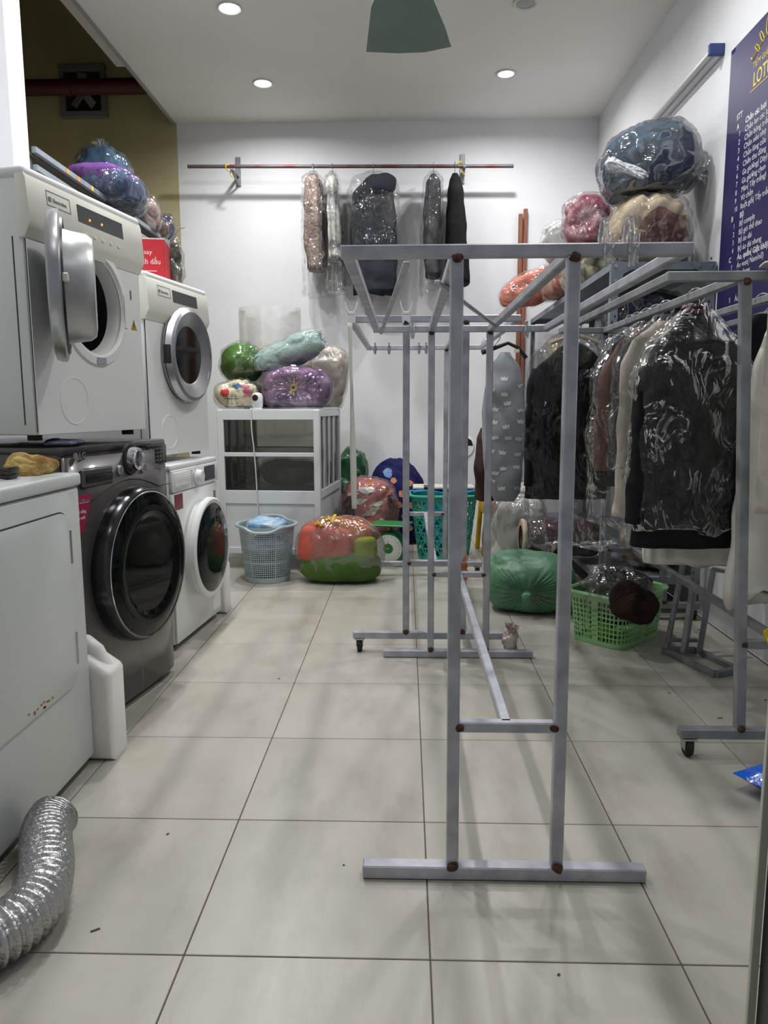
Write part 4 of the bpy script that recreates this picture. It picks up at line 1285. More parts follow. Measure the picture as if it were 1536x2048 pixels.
for k in range(20):
    a = 2 * PI * k / 20
    MB().box(-0.0012, 0.0012, -0.0832, -0.082, 0.078, 0.088, 0, 1, Matrix.Translation((0, 0, 0.125)) @ Matrix.Rotation(a, 4, 'Y')).build('tick', M_GREYP, dl, smooth=0)
MB().lathe([(0.012, 0.23), (0.012, 0.285)], 14).build('stem', M_GSC, t)
MB().prism([(-0.135, -0.11), (0.135, -0.11), (0.135, 0.11), (-0.135, 0.11)], 'z', 0.283, 0.294, 0.003, 1).build('tray', M_GSC, t)

# yellow plastic stool
M_YST = mat('yellow_stool_plastic', rgb(232, 186, 30), 0.35)
t = thing('plastic_stool', 'yellow plastic stool half hidden behind the teal basket', 'stool', (0.72, 5.62, 0), R(4))
MB().box(-0.14, 0.14, -0.14, 0.14, 0.45, 0.48, 0.012, 3).build('seat', M_YST, t)
for sx in (-1, 1):
    MB().prism([(-0.135, 0.30), (0.135, 0.30), (0.13, 0.455), (-0.13, 0.455)], 'x', sx * 0.13 - 0.005, sx * 0.13 + 0.005).build('apron', M_YST, t, smooth=0)
    for sy in (-1, 1):
        MB().bar((sx * 0.15, sy * 0.15, 0.0), (sx * 0.125, sy * 0.125, 0.455), 0.034, 0.034, 0.006).build('leg', M_YST, t)
MB().prism([(-0.135, 0.30), (0.135, 0.30), (0.13, 0.455), (-0.13, 0.455)], 'y', -0.135, -0.125).build('apron', M_YST, t, smooth=0)

# ------------------------------------------------------------------ hanging clothes
def interp(prof, f):
    zs = [p[0] for p in prof]
    z = zs[0] + (zs[-1] - zs[0]) * f
    for a, b in zip(prof, prof[1:]):
        if (a[0] >= z >= b[0]) or (a[0] <= z <= b[0]):
            k = (z - a[0]) / (b[0] - a[0]) if b[0] != a[0] else 0
            k2 = k * k * (3 - 2 * k) * 0.5 + k * 0.5
            return [z] + [a[i] + (b[i] - a[i]) * k2 for i in range(1, len(a))]
    return list(prof[-1])

def cloth_body(mb, prof, seed=0.0, folds=(9, 0.05), n=56, m=34, e=0.7, grow=0.0, crum=0.0, o=(0, 0), hem=0.0, pleat=0.0):
    """a hung garment: z runs down, prof rows = (z, half width x, half depth y, x offset)"""
    rings = []
    sv = Vector((seed * 2.1, seed * 5.3, seed))
    for i in range(m + 1):
        f = i / m
        z, hw, hd, xo = interp(prof, f)
        ring = []
        for j in range(n):
            a = 2 * PI * j / n
            fo = 1 + folds[1] * (0.3 + f) * math.sin(folds[0] * a + 1.7 * math.sin(2 * a + seed))
            x = spow(math.cos(a), e) * (hw + grow)
            y = spow(math.sin(a), e) * (hd + grow) * fo
            q = Vector((x + xo + o[0], y + o[1], z))
            d = Vector((math.cos(a), math.sin(a), 0))
            q += d * (0.012 * noise.noise(q * 9 + sv))
            if crum:
                q += d * crum * (0.4 - 1.6 * abs(noise.noise(Vector((q.x * 9, q.y * 9, q.z * 5)) + sv)) + 0.5 * noise.noise(q * 30 + sv))
            if pleat:
                ph = (q.z * 4.2 + q.x * 7.5 + 0.9 * noise.noise(q * 4.5 + sv)) * 2 * PI
                mk = max(0.0, min(1.0, (noise.noise(q * 5.5 + sv * 2.3) + 0.02) * 4.0))
                q += d * pleat * mk * max(0.0, math.sin(ph)) ** 2
            if hem and i == m:
                q.z += hem * noise.noise(q * 14 + sv)
            ring.append(q)
        rings.append(ring)
    mb.rings(rings, True, True)

def hook(t, x, y, zrail, drop, m=None, turn=0.0, name='hanger'):
    """wire hanger hook over a rail at height zrail, shoulders at -drop"""
    mb = MB()
    pts = []
    cx_, sx_ = math.cos(turn), math.sin(turn)
    for k in range(11):
        a = R(195 - 24.5 * k)
        pts.append((x + 0.028 * math.cos(a) * cx_, y + 0.028 * math.cos(a) * sx_, zrail - 0.004 + 0.028 * math.sin(a)))
    pts.append((x + 0.004 * cx_, y + 0.004 * sx_, zrail - 0.042))
    pts.append((x, y, zrail - drop))
    mb.tube(pts, 0.0026, 6)
    return mb.build(name, m or M_CHROME, t)

def garment(name, label, cat, x, y, zrail, prof, m, rz=0.0, filmp=None, seed=1.0, folds=(9, 0.05), sleeves=None, group=None, part='cloth', hang=True, fm=None, e=0.7, hookm=None, hem=0.0, turn=0.0):
    """prof z is relative to the rail"""
    t = thing(name, label, cat, (x, y, zrail), rz, group)
    mb = MB()
    cloth_body(mb, prof, seed, folds, e=e, hem=hem)
    b = mb.build(part, m, t, smooth=0)
    b.data.shade_smooth()
    if sleeves:
        for s in (-1, 1):
            (sx, sz0, sz1, sr) = sleeves
            mb = MB()
            cloth_body(mb, [(sz0 + 0.02, sr * 0.5, sr * 0.5, 0), (sz0 - 0.04, sr, sr * 1.1, 0), ((sz0 + sz1) / 2, sr * 0.95, sr * 1.1, s * 0.01), (sz1, sr * 0.8, sr, s * 0.012)], seed + s, (5, 0.08), n=28, m=20, o=(s * sx, -0.02))
            q = mb.build('sleeve', m, t, smooth=0)
            q.data.shade_smooth()
    if filmp:
        mb = MB()
        cloth_body(mb, filmp, seed, (7, 0.06), n=120, m=110, crum=0.010, e=0.66, hem=0.05, pleat=0.006, grow=0.009)
        q = mb.build('plastic_cover', fm or M_FILM_G, t, smooth=0)
        q.data.shade_smooth()
    if hang:
        hook(t, 0, 0, 0.0, max(0.055, -prof[0][0] + 0.004), hookm, turn)
    return t, b

ZR3 = 1.475
GR = 'clothes on the right garment rack'
F_BLK = fabric('black_wool', rgb(30, 32, 36), rgb(24, 25, 29), 9, 0.35, 40)
F_BLK2 = fabric('black_shell_cloth', rgb(24, 25, 30), rgb(18, 19, 24), 6, 0.3, 20)
F_WHT = fabric('white_cotton', rgb(226, 224, 218), rgb(216, 213, 206), 5, 0.25, 14)
F_CRM = fabric('cream_wool', rgb(206, 200, 188), rgb(196, 189, 176), 6, 0.3, 30)
F_BRN = fabric('brown_puffer', rgb(116, 92, 84), rgb(104, 80, 72), 5, 0.5, 12)
tg, bg = garment('jacket', 'large black jacket in clear plastic, frontmost on the right rack', 'jacket', 0.985, 2.63, ZR3,
                 [(-0.055, 0.03, 0.03, 0), (-0.10, 0.065, 0.045, 0), (-0.18, 0.135, 0.06, 0), (-0.24, 0.178, 0.065, 0), (-0.45, 0.182, 0.065, 0), (-0.70, 0.180, 0.06, 0), (-0.865, 0.185, 0.06, 0)],
                 F_BLK, filmp=[(-0.03, 0.025, 0.03, 0), (-0.09, 0.08, 0.05, 0), (-0.17, 0.155, 0.075, 0), (-0.25, 0.195, 0.08, 0), (-0.6, 0.195, 0.08, 0), (-0.80, 0.192, 0.075, 0)], seed=3.0, sleeves=(0.165, -0.25, -0.78, 0.035), group=GR, folds=(7, 0.06))
MB().lathe([(0.028, -0.075), (0.044, -0.065), (0.050, -0.045), (0.046, -0.04), (0.03, -0.05)], 20, wob=lambda a, k: 0.1 * math.sin(2 * a)).build('collar', fabric('maroon_collar', rgb(84, 40, 56)), tg)
garment('shirt', 'long white shirt showing below the large black jacket', 'shirt', 1.03, 2.79, ZR3, [(-0.055, 0.03, 0.03, 0), (-0.14, 0.13, 0.03, 0), (-0.5, 0.15, 0.03, 0.02), (-0.955, 0.185, 0.035, 0.05)], F_WHT, seed=4.0, group=GR, folds=(11, 0.25), hem=0.05)
garment('coat', 'cream coat with its sleeve edge beside the large black jacket', 'coat', 0.985, 2.92, ZR3, [(-0.055, 0.03, 0.03, 0), (-0.13, 0.13, 0.035, 0), (-0.22, 0.165, 0.04, 0), (-0.6, 0.165, 0.04, 0), (-0.80, 0.17, 0.04, 0)], F_CRM, seed=5.0,
        filmp=[(-0.03, 0.03, 0.03, 0), (-0.12, 0.15, 0.04, 0), (-0.22, 0.185, 0.055, 0), (-0.62, 0.185, 0.055, 0)], group=GR)
garment('puffer_jacket', 'brown quilted jacket in clear plastic behind the cream coat', 'jacket', 0.985, 3.15, ZR3, [(-0.055, 0.03, 0.03, 0), (-0.12, 0.12, 0.05, 0), (-0.25, 0.185, 0.06, 0), (-0.45, 0.205, 0.065, 0), (-0.64, 0.19, 0.06, 0)], F_BRN, seed=6.0,
        filmp=[(-0.03, 0.03, 0.03, 0), (-0.10, 0.15, 0.06, 0), (-0.25, 0.205, 0.075, 0), (-0.5, 0.222, 0.08, 0), (-0.86, 0.20, 0.07, 0)], group=GR)
for (yy, col, lab) in ((3.035, (70, 74, 84), 'grey jacket squeezed between the cream coat and the brown quilted jacket'), (3.275, (44, 48, 66), 'navy jacket in the middle of the right rack behind the brown one'), (3.355, (92, 96, 100), 'pale grey jacket hanging behind the navy jacket on the right rack')):
    garment('jacket', lab, 'jacket', 0.985, yy, ZR3, [(-0.055, 0.03, 0.015, 0), (-0.13, 0.12, 0.018, 0), (-0.24, 0.16, 0.02, 0), (-0.66, 0.16, 0.02, 0)], fabric('jacket_cloth_%d' % col[0], rgb(*col)), seed=yy, group=GR)
garment('shirt', 'white garment hanging at the far right end of the rack by the wall', 'shirt', 1.27, 2.50, ZR3, [(-0.06, 0.03, 0.03, 0), (-0.13, 0.10, 0.03, 0), (-0.25, 0.14, 0.035, 0), (-0.6, 0.15, 0.04, -0.01), (-1.02, 0.165, 0.045, -0.02)], F_WHT, seed=7.0, group=GR, folds=(9, 0.2), hem=0.08)
garment('jacket', 'dark sleeve jacket hanging beside the wall sign on the rack', 'jacket', 1.27, 2.76, ZR3, [(-0.05, 0.03, 0.03, 0), (-0.12, 0.10, 0.04, 0), (-0.26, 0.12, 0.035, 0.02), (-0.7, 0.12, 0.035, 0.02)], F_BLK2, seed=8.0, group=GR)
# black jacket in long plastic on the outer rail
tg, bg = garment('jacket', 'black jacket in long crinkled plastic on the outer rail of the right rack', 'jacket', 0.772, 3.50, ZR3,
                 [(-0.085, 0.03, 0.03, 0), (-0.12, 0.09, 0.045, 0), (-0.20, 0.165, 0.06, -0.01), (-0.35, 0.185, 0.065, -0.01), (-0.60, 0.20, 0.065, -0.02), (-0.80, 0.19, 0.06, -0.02)],
                 F_BLK2, filmp=[(-0.04, 0.02, 0.02, 0), (-0.085, 0.14, 0.05, 0), (-0.16, 0.20, 0.08, 0.0), (-0.5, 0.215, 0.085, 0.0), (-0.8, 0.225, 0.085, 0.03), (-1.02, 0.23, 0.08, 0.05)], seed=9.0, sleeves=(0.175, -0.22, -0.74, 0.036), group=GR, folds=(13, 0.10))
MB().bar((-0.11, 0, -0.085), (0, 0, -0.045), 0.020, 0.016, 0.004).build('hanger_arm', mat('pale_hanger_wood', rgb(196, 178, 150), 0.5), tg)
MB().bar((0, 0, -0.045), (0.11, 0, -0.085), 0.020, 0.016, 0.004).build('hanger_arm', mat('pale_hanger_wood', rgb(196, 178, 150)), tg)
# cloth over the near crossbar at the picture edge
mb = MB()
mb.sheet(lambda u, v: (1.035 + 0.40 * u, 2.213 - 0.010 * math.sin(u * 9) * v, 1.505 - 0.72 * v), 20, 24)
mb.sheet(lambda u, v: (1.035 + 0.40 * u, 2.213 + 0.075 * v, 1.505 + 0.008 * math.sin(PI * v)), 20, 4)
bmesh.ops.remove_doubles(mb.bm, verts=mb.bm.verts, dist=0.0005)
tag(mb.build('draped_sheet', F_CRM, solid=0.005, smooth=60), 'cream cloth draped over the near crossbar at the right edge', 'cloth')
# grey crown print quilt on a black hanger
F_CRWN = fabric('blue_grey_quilt', rgb(156, 161, 167), rgb(146, 151, 157), 4, 0.3, 10)
tg, bg = garment('quilt', 'blue grey quilt with white crown print on a black hanger', 'quilt', 0.530, 4.08, 1.475,
                 [(-0.085, 0.03, 0.04, 0), (-0.16, 0.075, 0.06, 0), (-0.28, 0.108, 0.08, 0), (-0.5, 0.116, 0.09, 0), (-0.72, 0.105, 0.085, 0.0), (-0.84, 0.085, 0.07, 0.01), (-0.885, 0.05, 0.045, 0.01)], F_CRWN, seed=12.0, folds=(5, 0.05), e=0.85, hang=False)
crown = [(-0.016, -0.010), (0.016, -0.010), (0.020, 0.012), (0.010, 0.001), (0.0, 0.015), (-0.010, 0.001), (-0.020, 0.012)]
rnd = random.Random(4)
decals(bg, [((x * 0.11 + rnd.uniform(-.018, .018), -1, -0.20 - 0.085 * k + rnd.uniform(-.03, .03)), (0, 1, 0), (1, 0, rnd.uniform(-.25, .25)), crown) for k in range(8) for x in (-0.62, 0.02, 0.62)], fabric('white_crown_print', rgb(226, 228, 230)), 'crown_print', tg, 0.002)
mb = MB()
mb.tube([(0.115, 0, -0.115), (0.07, 0, -0.06), (0.015, 0, -0.035), (-0.04, 0, -0.055), (-0.125, -0.02, -0.085)], 0.011, 8, rf=lambda i: (0.011, 0.010, 0.009, 0.011, 0.014)[i])
mb.build('hanger', M_BLACK, tg)
hook(tg, -0.056, 0, 0.0, 0.05, M_CHROME, name='hanger_hook')
MB().box(0.045, 0.075, -0.012, -0.009, -0.085, -0.068).build('hanger_tag', M_WHITEP, tg, smooth=0)
garment('jacket', 'dark brown jacket hanging behind the crown print quilt', 'jacket', 0.474, 4.52, 1.475, [(-0.50, 0.02, 0.05, 0), (-0.56, 0.045, 0.10, 0), (-0.75, 0.055, 0.13, 0), (-0.93, 0.05, 0.13, 0)], fabric('dark_brown_jacket', rgb(66, 50, 46)), seed=13.0, hang=True)
o = MB().lathe([(0.002, -0.012), (0.09, -0.012), (0.10, -0.004), (0.10, 0.0)], 36, 'y', (0, 0, 0))
o = tag(o.build('wall_plaque', M_WHITEP, None, (0.495, YB - 0.001, 0.76)), 'round black and white plaque low on the back wall', 'plaque')
MB().prism([(-0.085, 0.01), (0.085, 0.01), (0.07, 0.055), (0.03, 0.08), (-0.03, 0.08), (-0.07, 0.055)], 'y', -0.0140, -0.0122).build('black_field', M_BLACK, o, smooth=0)

# ------------------------------------------------------------------ rail and clothes on the back wall
rd = thing('wall_rail', 'rusty steel pipe rail on two wall brackets above the back wall clothes', 'rail', (-0.455, 6.25, 3.01))
MB().lathe([(0.014, -1.305), (0.014, 1.305)], 14, 'x').build('pipe', mat('rusty_painted_pipe', rgb(104, 98, 100), 0.5, 0.5, col2=rgb(112, 62, 62), nscale=5, ramp=(0.45, 0.6)), rd, rot=(0, R(0.6), 0))
for x in (-0.945, 0.915):
    bk = MB().box(x - 0.02, x + 0.02, 0.215, 0.229, -0.08, 0.15, 0.002, 1).build('bracket', M_STEELD, rd, smooth=0)
    MB().bar((x, 0.22, 0.0), (x, -0.03, -0.018), 0.022, 0.016).build('bracket_arm', M_STEELD, bk, smooth=0)
    MB().bar((x, 0.22, -0.075), (x, 0.02, -0.025), 0.020, 0.012).build('bracket_brace', M_STEELD, bk, smooth=0)
    MB().tube([(x - 0.03 + 0.02 * math.cos(R(40 * k)), -0.0 + 0.022 * math.cos(R(40 * k + 30)), 0.0 + 0.022 * math.sin(R(40 * k))) for k in range(9)] + [(x - 0.02, 0.0, -0.05), (x + 0.01, 0.02, -0.075)], 0.005, 6).build('yellow_cord', M_TIEY, rd)
GW = 'clothes on the back wall rail'
garment('fur_vest', 'taupe fur vest in clear plastic, leftmost on the back wall rail', 'vest', -0.748, 6.25, 3.01, [(-0.06, 0.03, 0.04, 0), (-0.12, 0.070, 0.11, 0), (-0.30, 0.078, 0.15, 0), (-0.55, 0.080, 0.15, 0), (-0.80, 0.065, 0.14, 0.015)], fabric('taupe_fur', rgb(150, 132, 124), rgb(120, 102, 96), 9, 0.8, 50), seed=21.0,
        filmp=[(-0.04, 0.02, 0.03, 0), (-0.11, 0.085, 0.13, 0), (-0.4, 0.086, 0.16, 0), (-0.8, 0.086, 0.16, 0.0), (-1.0, 0.084, 0.15, 0.0)], group=GW, turn=PI / 2)
garment('dress', 'white and navy dress in clear plastic, second on the back wall rail', 'dress', -0.595, 6.25, 3.01, [(-0.06, 0.02, 0.04, 0), (-0.12, 0.045, 0.11, 0), (-0.4, 0.050, 0.14, 0.01), (-0.72, 0.055, 0.14, 0.02)], fabric('white_navy_print', rgb(206, 204, 196), rgb(58, 60, 78), 7, 0.2), seed=22.0,
        filmp=[(-0.04, 0.02, 0.03, 0), (-0.11, 0.055, 0.13, 0), (-0.5, 0.060, 0.15, 0.02), (-0.98, 0.072, 0.15, 0.03)], group=GW, turn=PI / 2)
tg, bg = garment('hooded_jacket', 'dark hooded padded jacket in plastic hung facing front on the wall rail', 'jacket', -0.265, 6.25, 3.01,
                 [(-0.075, 0.05, 0.05, 0.02), (-0.11, 0.11, 0.07, 0.03), (-0.22, 0.165, 0.09, 0.0), (-0.45, 0.185, 0.10, 0.0), (-0.75, 0.19, 0.10, 0), (-0.98, 0.175, 0.09, 0.01)], fabric('dark_padded_shell', rgb(46, 50, 58), rgb(36, 39, 46), 5, 0.5, 14), seed=23.0,
                 filmp=[(-0.05, 0.06, 0.05, 0), (-0.10, 0.17, 0.09, 0), (-0.22, 0.20, 0.11, 0), (-0.5, 0.205, 0.12, 0), (-0.7, 0.20, 0.11, 0)], group=GW, turn=PI / 2, hem=0.05)
mb = MB()
soft(mb, (0.06, -0.05, -0.16), (0.125, 0.075, 0.085), amp=0.02, freq=6, seed=24)
q = mb.build('hood', fabric('dark_padded_shell', rgb(46, 50, 58)), tg, smooth=0)
q.data.shade_smooth()
garment('jacket', 'slim charcoal jacket in plastic beside the black coat on the wall rail', 'jacket', 0.215, 6.25, 3.01, [(-0.07, 0.02, 0.03, 0), (-0.14, 0.060, 0.12, 0), (-0.4, 0.068, 0.15, -0.01), (-0.68, 0.066, 0.15, -0.01), (-0.86, 0.055, 0.14, 0)], fabric('charcoal_cloth', rgb(66, 70, 76), rgb(50, 53, 58)), seed=25.0,
        filmp=[(-0.05, 0.02, 0.03, 0), (-0.12, 0.07, 0.13, 0), (-0.5, 0.074, 0.16, -0.015), (-0.98, 0.074, 0.16, -0.02)], group=GW, turn=PI / 2)
garment('coat', 'plain black flared coat, rightmost on the back wall rail', 'coat', 0.385, 6.25, 3.01, [(-0.07, 0.022, 0.04, 0), (-0.12, 0.045, 0.10, 0), (-0.22, 0.062, 0.15, 0.005), (-0.5, 0.082, 0.16, 0.015), (-0.92, 0.10, 0.17, 0.03)], fabric('deep_black_cloth', rgb(18, 18, 20), rgb(22, 22, 24)), seed=26.0, group=GW, turn=PI / 2, folds=(7, 0.06))
for (x, zt, lab) in ((0.945, 2.68, 'left of two reddish wooden strips standing in the back corner'), (0.985, 2.72, 'right of two reddish wooden strips standing in the back corner')):
    tag(MB().box(x - 0.016, x + 0.016, YB - 0.045, YB - 0.012, 0.0, zt, 0.003, 1).build('wooden_strip', M_WOOD), lab, 'wood strip', 'wooden strips')

# ------------------------------------------------------------------ slotted angle shelving along the right wall
M_ANG = mat('slotted_angle_steel', rgb(150, 158, 168), 0.45, 0.3, col2=rgb(136, 144, 154), nscale=8)
M_HOLE = mat('slot_shadow', rgb(40, 42, 46), 0.9)
sh = thing('steel_shelving', 'grey slotted angle shelving unit along the right wall', 'shelving', (1.30, 5.15, 0))
sx0, sx1, sy0, sy1 = -0.265, 0.255, -1.24, 1.22
for x, s in ((sx0, 1), (sx1, -1)):
    for y, u in ((sy0, 1), (sy1, -1)):
        mb = MB()
        mb.prism([(x, y), (x + s * 0.038, y), (x + s * 0.038, y + u * 0.003), (x + s * 0.003, y + u * 0.003), (x + s * 0.003, y + u * 0.038), (x, y + u * 0.038)], 'z', 0.0, 1.820)
        p = mb.build('post', M_ANG, sh, smooth=0)
        if y == sy0:
            mb = MB()
            for k in range(26):
                for xx in (0.012, 0.026):
                    mb.box(x + s * xx - 0.0035, x + s * xx + 0.0035, y - 0.0008, y - 0.0001, 0.05 + k * 0.07 + (0.03 if xx > 0.02 else 0), 0.062 + k * 0.07 + (0.03 if xx > 0.02 else 0))
            q = mb.build('slots', M_HOLE, p, smooth=0)
            q['kind'] = 'stuff'
LV = (0.20, 0.76, 1.30, 1.822)
for zz in LV:
    MB().box(sx0, sx1, sy0, sy1, zz - 0.004, zz, 0.001, 1).build('shelf', M_ANG, sh, smooth=0)
    for (a, b, c, d_) in ((sx0 - 0.002, sx0 + 0.002, sy0, sy1), (sx1 - 0.002, sx1 + 0.002, sy0, sy1), (sx0, sx1, sy0 - 0.002, sy0 + 0.002), (sx0, sx1, sy1 - 0.002, sy1 + 0.002)):
        MB().box(a, b, c, d_, zz - 0.038, zz - 0.004).build('shelf_edge', M_ANG, sh, smooth=0)
for x, s in ((sx0, 1), (sx1, -1)):
    MB().prism([(x + s * 0.002, 1.818), (x + s * 0.125, 1.818), (x + s * 0.11, 1.79), (x + s * 0.06, 1.765), (x + s * 0.042, 1.70), (x + s * 0.002, 1.70)], 'y', sy0 - 0.006, sy0 - 0.003).build('gusset', M_ANG, sh, smooth=0)
    for (dx, dz) in ((0.02, 1.80), (0.085, 1.80), (0.02, 1.73)):
        MB().lathe([(0.009, sy0 - 0.006), (0.008, sy0 - 0.011), (0.001, sy0 - 0.012)], 8, 'y', (x + s * dx, 0, dz)).build('bolt', M_SATIN, sh)
Z1 = LV[3] + 0.001
GS = 'bundles on the right shelving'
t, b = bundle('blanket_bundle', 'cream and brown blanket in clear plastic on the top right shelf', 'bundle', (1.275, 4.12, Z1), (0.205, 0.19, 0.195), fabric('cream_fleece', rgb(212, 194, 166), rgb(200, 180, 150), 4, 0.3, 12), axis=(0.1, -0.2, 1), amp=0.03, seed=61, e=(0.75, 0.8), filmm=M_FILM, group=GS)
decals(b, [((0.02, -1, 0.155), (0, 1, 0), (1, 0, 0.1), blot(0.145, 0.11, 71, 22, 0.2))], fabric('brown_fleece', rgb(158, 116, 96), rgb(132, 92, 74), 9), 'brown_panel', t, 0.004)
decals(b, [((-0.15, -1, 0.10), (0, 1, 0), (1, 0, 0.1), blot(0.03, 0.085, 72, 14, 0.2))], fabric('rust_fleece', rgb(176, 128, 92)), 'rust_panel', t, 0.005)
F_STEELB = fabric('steel_blue_quilt', rgb(72, 94, 116), rgb(56, 74, 96), 3, 0.5, 8)
t, b = bundle('duvet_bundle', 'big steel blue duvet in shiny plastic on top of the right pile', 'bundle', (1.285, 4.20, 2.195), (0.242, 0.25, 0.178), F_STEELB, axis=(-0.25, 0.0, 1), amp=0.02, seed=62, e=(0.68, 0.7), filmm=film('shiny_polythene', base=0.02, fres=0.6, rough=0.10, bscale=5, const=0.12, bstr=0.9, stretch=(0.6, 0.6, 2.0)), group=GS, crum=0.014, wr=(8, 0.04))
mb = MB()
ruffle(mb, (0.17, -0.20, 0.09), (0.5, -0.8, -0.2), 0.05, 0.012, 0.05, seed=3)
q = mb.build('knot', M_FILM_H, t, smooth=0)
mb = MB()
for k in range(4):
    pth = [(-0.30 + 0.17 * f_ + 0.006 * k, -0.27 - 0.10 * f_, 0.10 - 0.085 * f_ ** 1.3 + 0.012 * math.sin(f_ * 5 + k * 1.6)) for f_ in [q_ / 8 for q_ in range(9)]]
    mb.tube(pth, 0.014, 7, rf=lambda i: (0.004, 0.030, 0.026, 0.020, 0.014, 0.013, 0.014, 0.012, 0.004)[i])
mb.build('twisted_neck', mat('milky_twisted_film', rgb(194, 197, 203), 0.25, bump=0.8, bscale=40), t)
bundle('blanket_bundle', 'grey folded bundle under the steel blue duvet at the back of the top shelf', 'bundle', (1.42, 4.56, Z1), (0.115, 0.20, 0.17), fabric('grey_fold', rgb(120, 124, 130)), amp=0.02, seed=63, e=(0.6, 0.7), group=GS)
t, b = bundle('duvet_bundle', 'crimson and white patterned quilt with gathered end on the top shelf', 'bundle', (1.12, 4.80, Z1 + 0.24), (0.145, 0.16, 0.17), fabric('crimson_print', rgb(150, 52, 84), rgb(206, 168, 176), 10, 0.3, 20), axis=(-0.45, -1, 0.05), amp=0.012, seed=64, e=(0.6, 0.8), wr=(12, 0.06), pinch=0.16, group=GS, knot=((-0.45, -1, 0.05), None, 0.05, 0.03))
bundle('duvet_bundle', 'white duvet in plastic low behind the crimson quilt', 'bundle', (1.13, 5.45, Z1 + 0.275), (0.15, 0.15, 0.19), fabric('white_duvet', rgb(222, 222, 222), None, 3), axis=(1, -0.2, 0.1), amp=0.02, seed=65, group=GS, filmm=M_FILM_T)
bundle('blanket_bundle', 'dark green floral cushion in plastic under the crimson quilt', 'bundle', (1.14, 4.60, Z1), (0.12, 0.12, 0.105), fabric('green_floral', rgb(70, 84, 62), rgb(190, 182, 150), 9), amp=0.015, seed=66, group=GS)
bundle('blanket_bundle', 'beige bundle at the shelf edge beside the green floral cushion', 'bundle', (1.12, 4.92, Z1), (0.13, 0.14, 0.125), fabric('sand_blanket', rgb(190, 176, 140)), amp=0.015, seed=67, group=GS)
bundle('soft_toy', 'salmon pink plush toy in clear plastic at the shelf end by the corner', 'plush toy', (0.93, 5.62, Z1), (0.105, 0.12, 0.26), fabric('salmon_plush', rgb(222, 136, 118), rgb(208, 120, 104), 5, 0.4, 50), axis=(1.0, -0.15, 0.42), amp=0.012, seed=68, e=(0.9, 0.9), group=GS, filmm=M_FILM_T)
t, b = bundle('blanket_bundle', 'red flowered blanket in clear plastic beside the salmon plush toy', 'bundle', (1.04, 5.26, Z1 - 0.0), (0.11, 0.16, 0.10), fabric('red_flower_print', rgb(172, 74, 64), rgb(214, 176, 158), 14, 0.3), amp=0.02, seed=69, group=GS)
bundle('blanket_bundle', 'pale bundle in plastic holding up the white duvet on the top shelf', 'bundle', (1.35, 5.50, Z1), (0.14, 0.20, 0.15), fabric('pale_fold', rgb(206, 204, 200)), amp=0.015, seed=70, group=GS)
Z2 = LV[2] + 0.001
bundle('jacket_bundle', 'pile of navy jackets in crinkled plastic on the second right shelf', 'bundle', (1.295, 4.19, Z2), (0.225, 0.23, 0.21), fabric('navy_pile', rgb(30, 32, 54), rgb(22, 24, 40), 5, 0.4, 14), amp=0.03, seed=71, e=(0.6, 0.6), group=GS, crum=0.02)
bundle('jacket_bundle', 'grey clothes in clear plastic behind the navy pile on the second shelf', 'bundle', (1.20, 4.72, Z2), (0.15, 0.18, 0.15), fabric('mid_grey_pile', rgb(110, 112, 116)), amp=0.03, seed=72, group=GS, crum=0.02)
bundle('blanket_bundle', 'olive green blanket in plastic on the second shelf toward the corner', 'bundle', (1.18, 5.12, Z2), (0.15, 0.17, 0.15), fabric('olive_blanket', rgb(110, 116, 70), rgb(160, 138, 104), 6), amp=0.03, seed=73, group=GS)
bundle('blanket_bundle', 'sandy blanket in plastic at the corner end of the second shelf', 'bundle', (1.20, 5.62, Z2), (0.16, 0.22, 0.16), fabric('sandy_blanket', rgb(186, 170, 140)), amp=0.03, seed=74, group=GS)
Z0 = LV[0] + 0.001
t, b = bundle('duvet_bundle', 'maroon velvet quilt rolled in plastic lying low under the black jacket', 'bundle', (0.93, 4.33, Z0 + 0.02), (0.125, 0.115, 0.235), fabric('maroon_velvet', rgb(78, 22, 40), rgb(60, 16, 32), 5, 0.3), axis=(1, 0.05, -0.03), amp=0.012, seed=75, e=(0.5, 0.85), group=GS)
mb = MB()
mb.lathe([(0.08, 0.0), (0.112, 0.0), (0.118, 0.012), (0.112, 0.026), (0.08, 0.028)], 32, 'x', (-0.255, 0.0, 0.112), cap=False)
mb.build('cream_trim', fabric('cream_binding', rgb(206, 190, 168)), t)
bundle('blanket_bundle', 'white and brown floral blanket in plastic low beside the wall', 'bundle', (1.375, 4.15, Z0), (0.155, 0.16, 0.125), fabric('brown_floral', rgb(206, 196, 188), rgb(132, 108, 100), 12, 0.3), amp=0.02, seed=76, group=GS)
bundle('duvet_bundle', 'white quilted duvet in plastic standing behind the green sack', 'bundle', (0.705, 4.67, 0.0), (0.175, 0.165, 0.285), fabric('white_quilting', rgb(226, 225, 222), rgb(212, 210, 206), 4, 0.5, 9), axis=(0.15, 0, 1), amp=0.02, seed=77, group='laundry bundles in plastic')
bundle('blanket_bundle', 'dark red floral quilt in plastic behind the white duvet', 'bundle', (0.69, 5.02, 0.0), (0.15, 0.13, 0.27), fabric('dark_red_floral', rgb(96, 40, 48), rgb(176, 150, 140), 9, 0.3), amp=0.02, seed=78)
bundle('duvet_bundle', 'ivory pillow bundle in plastic behind the dark red quilt', 'bundle', (0.82, 5.32, 0.0), (0.14, 0.12, 0.30), fabric('ivory_pillow', rgb(224, 218, 206)), amp=0.02, seed=79)
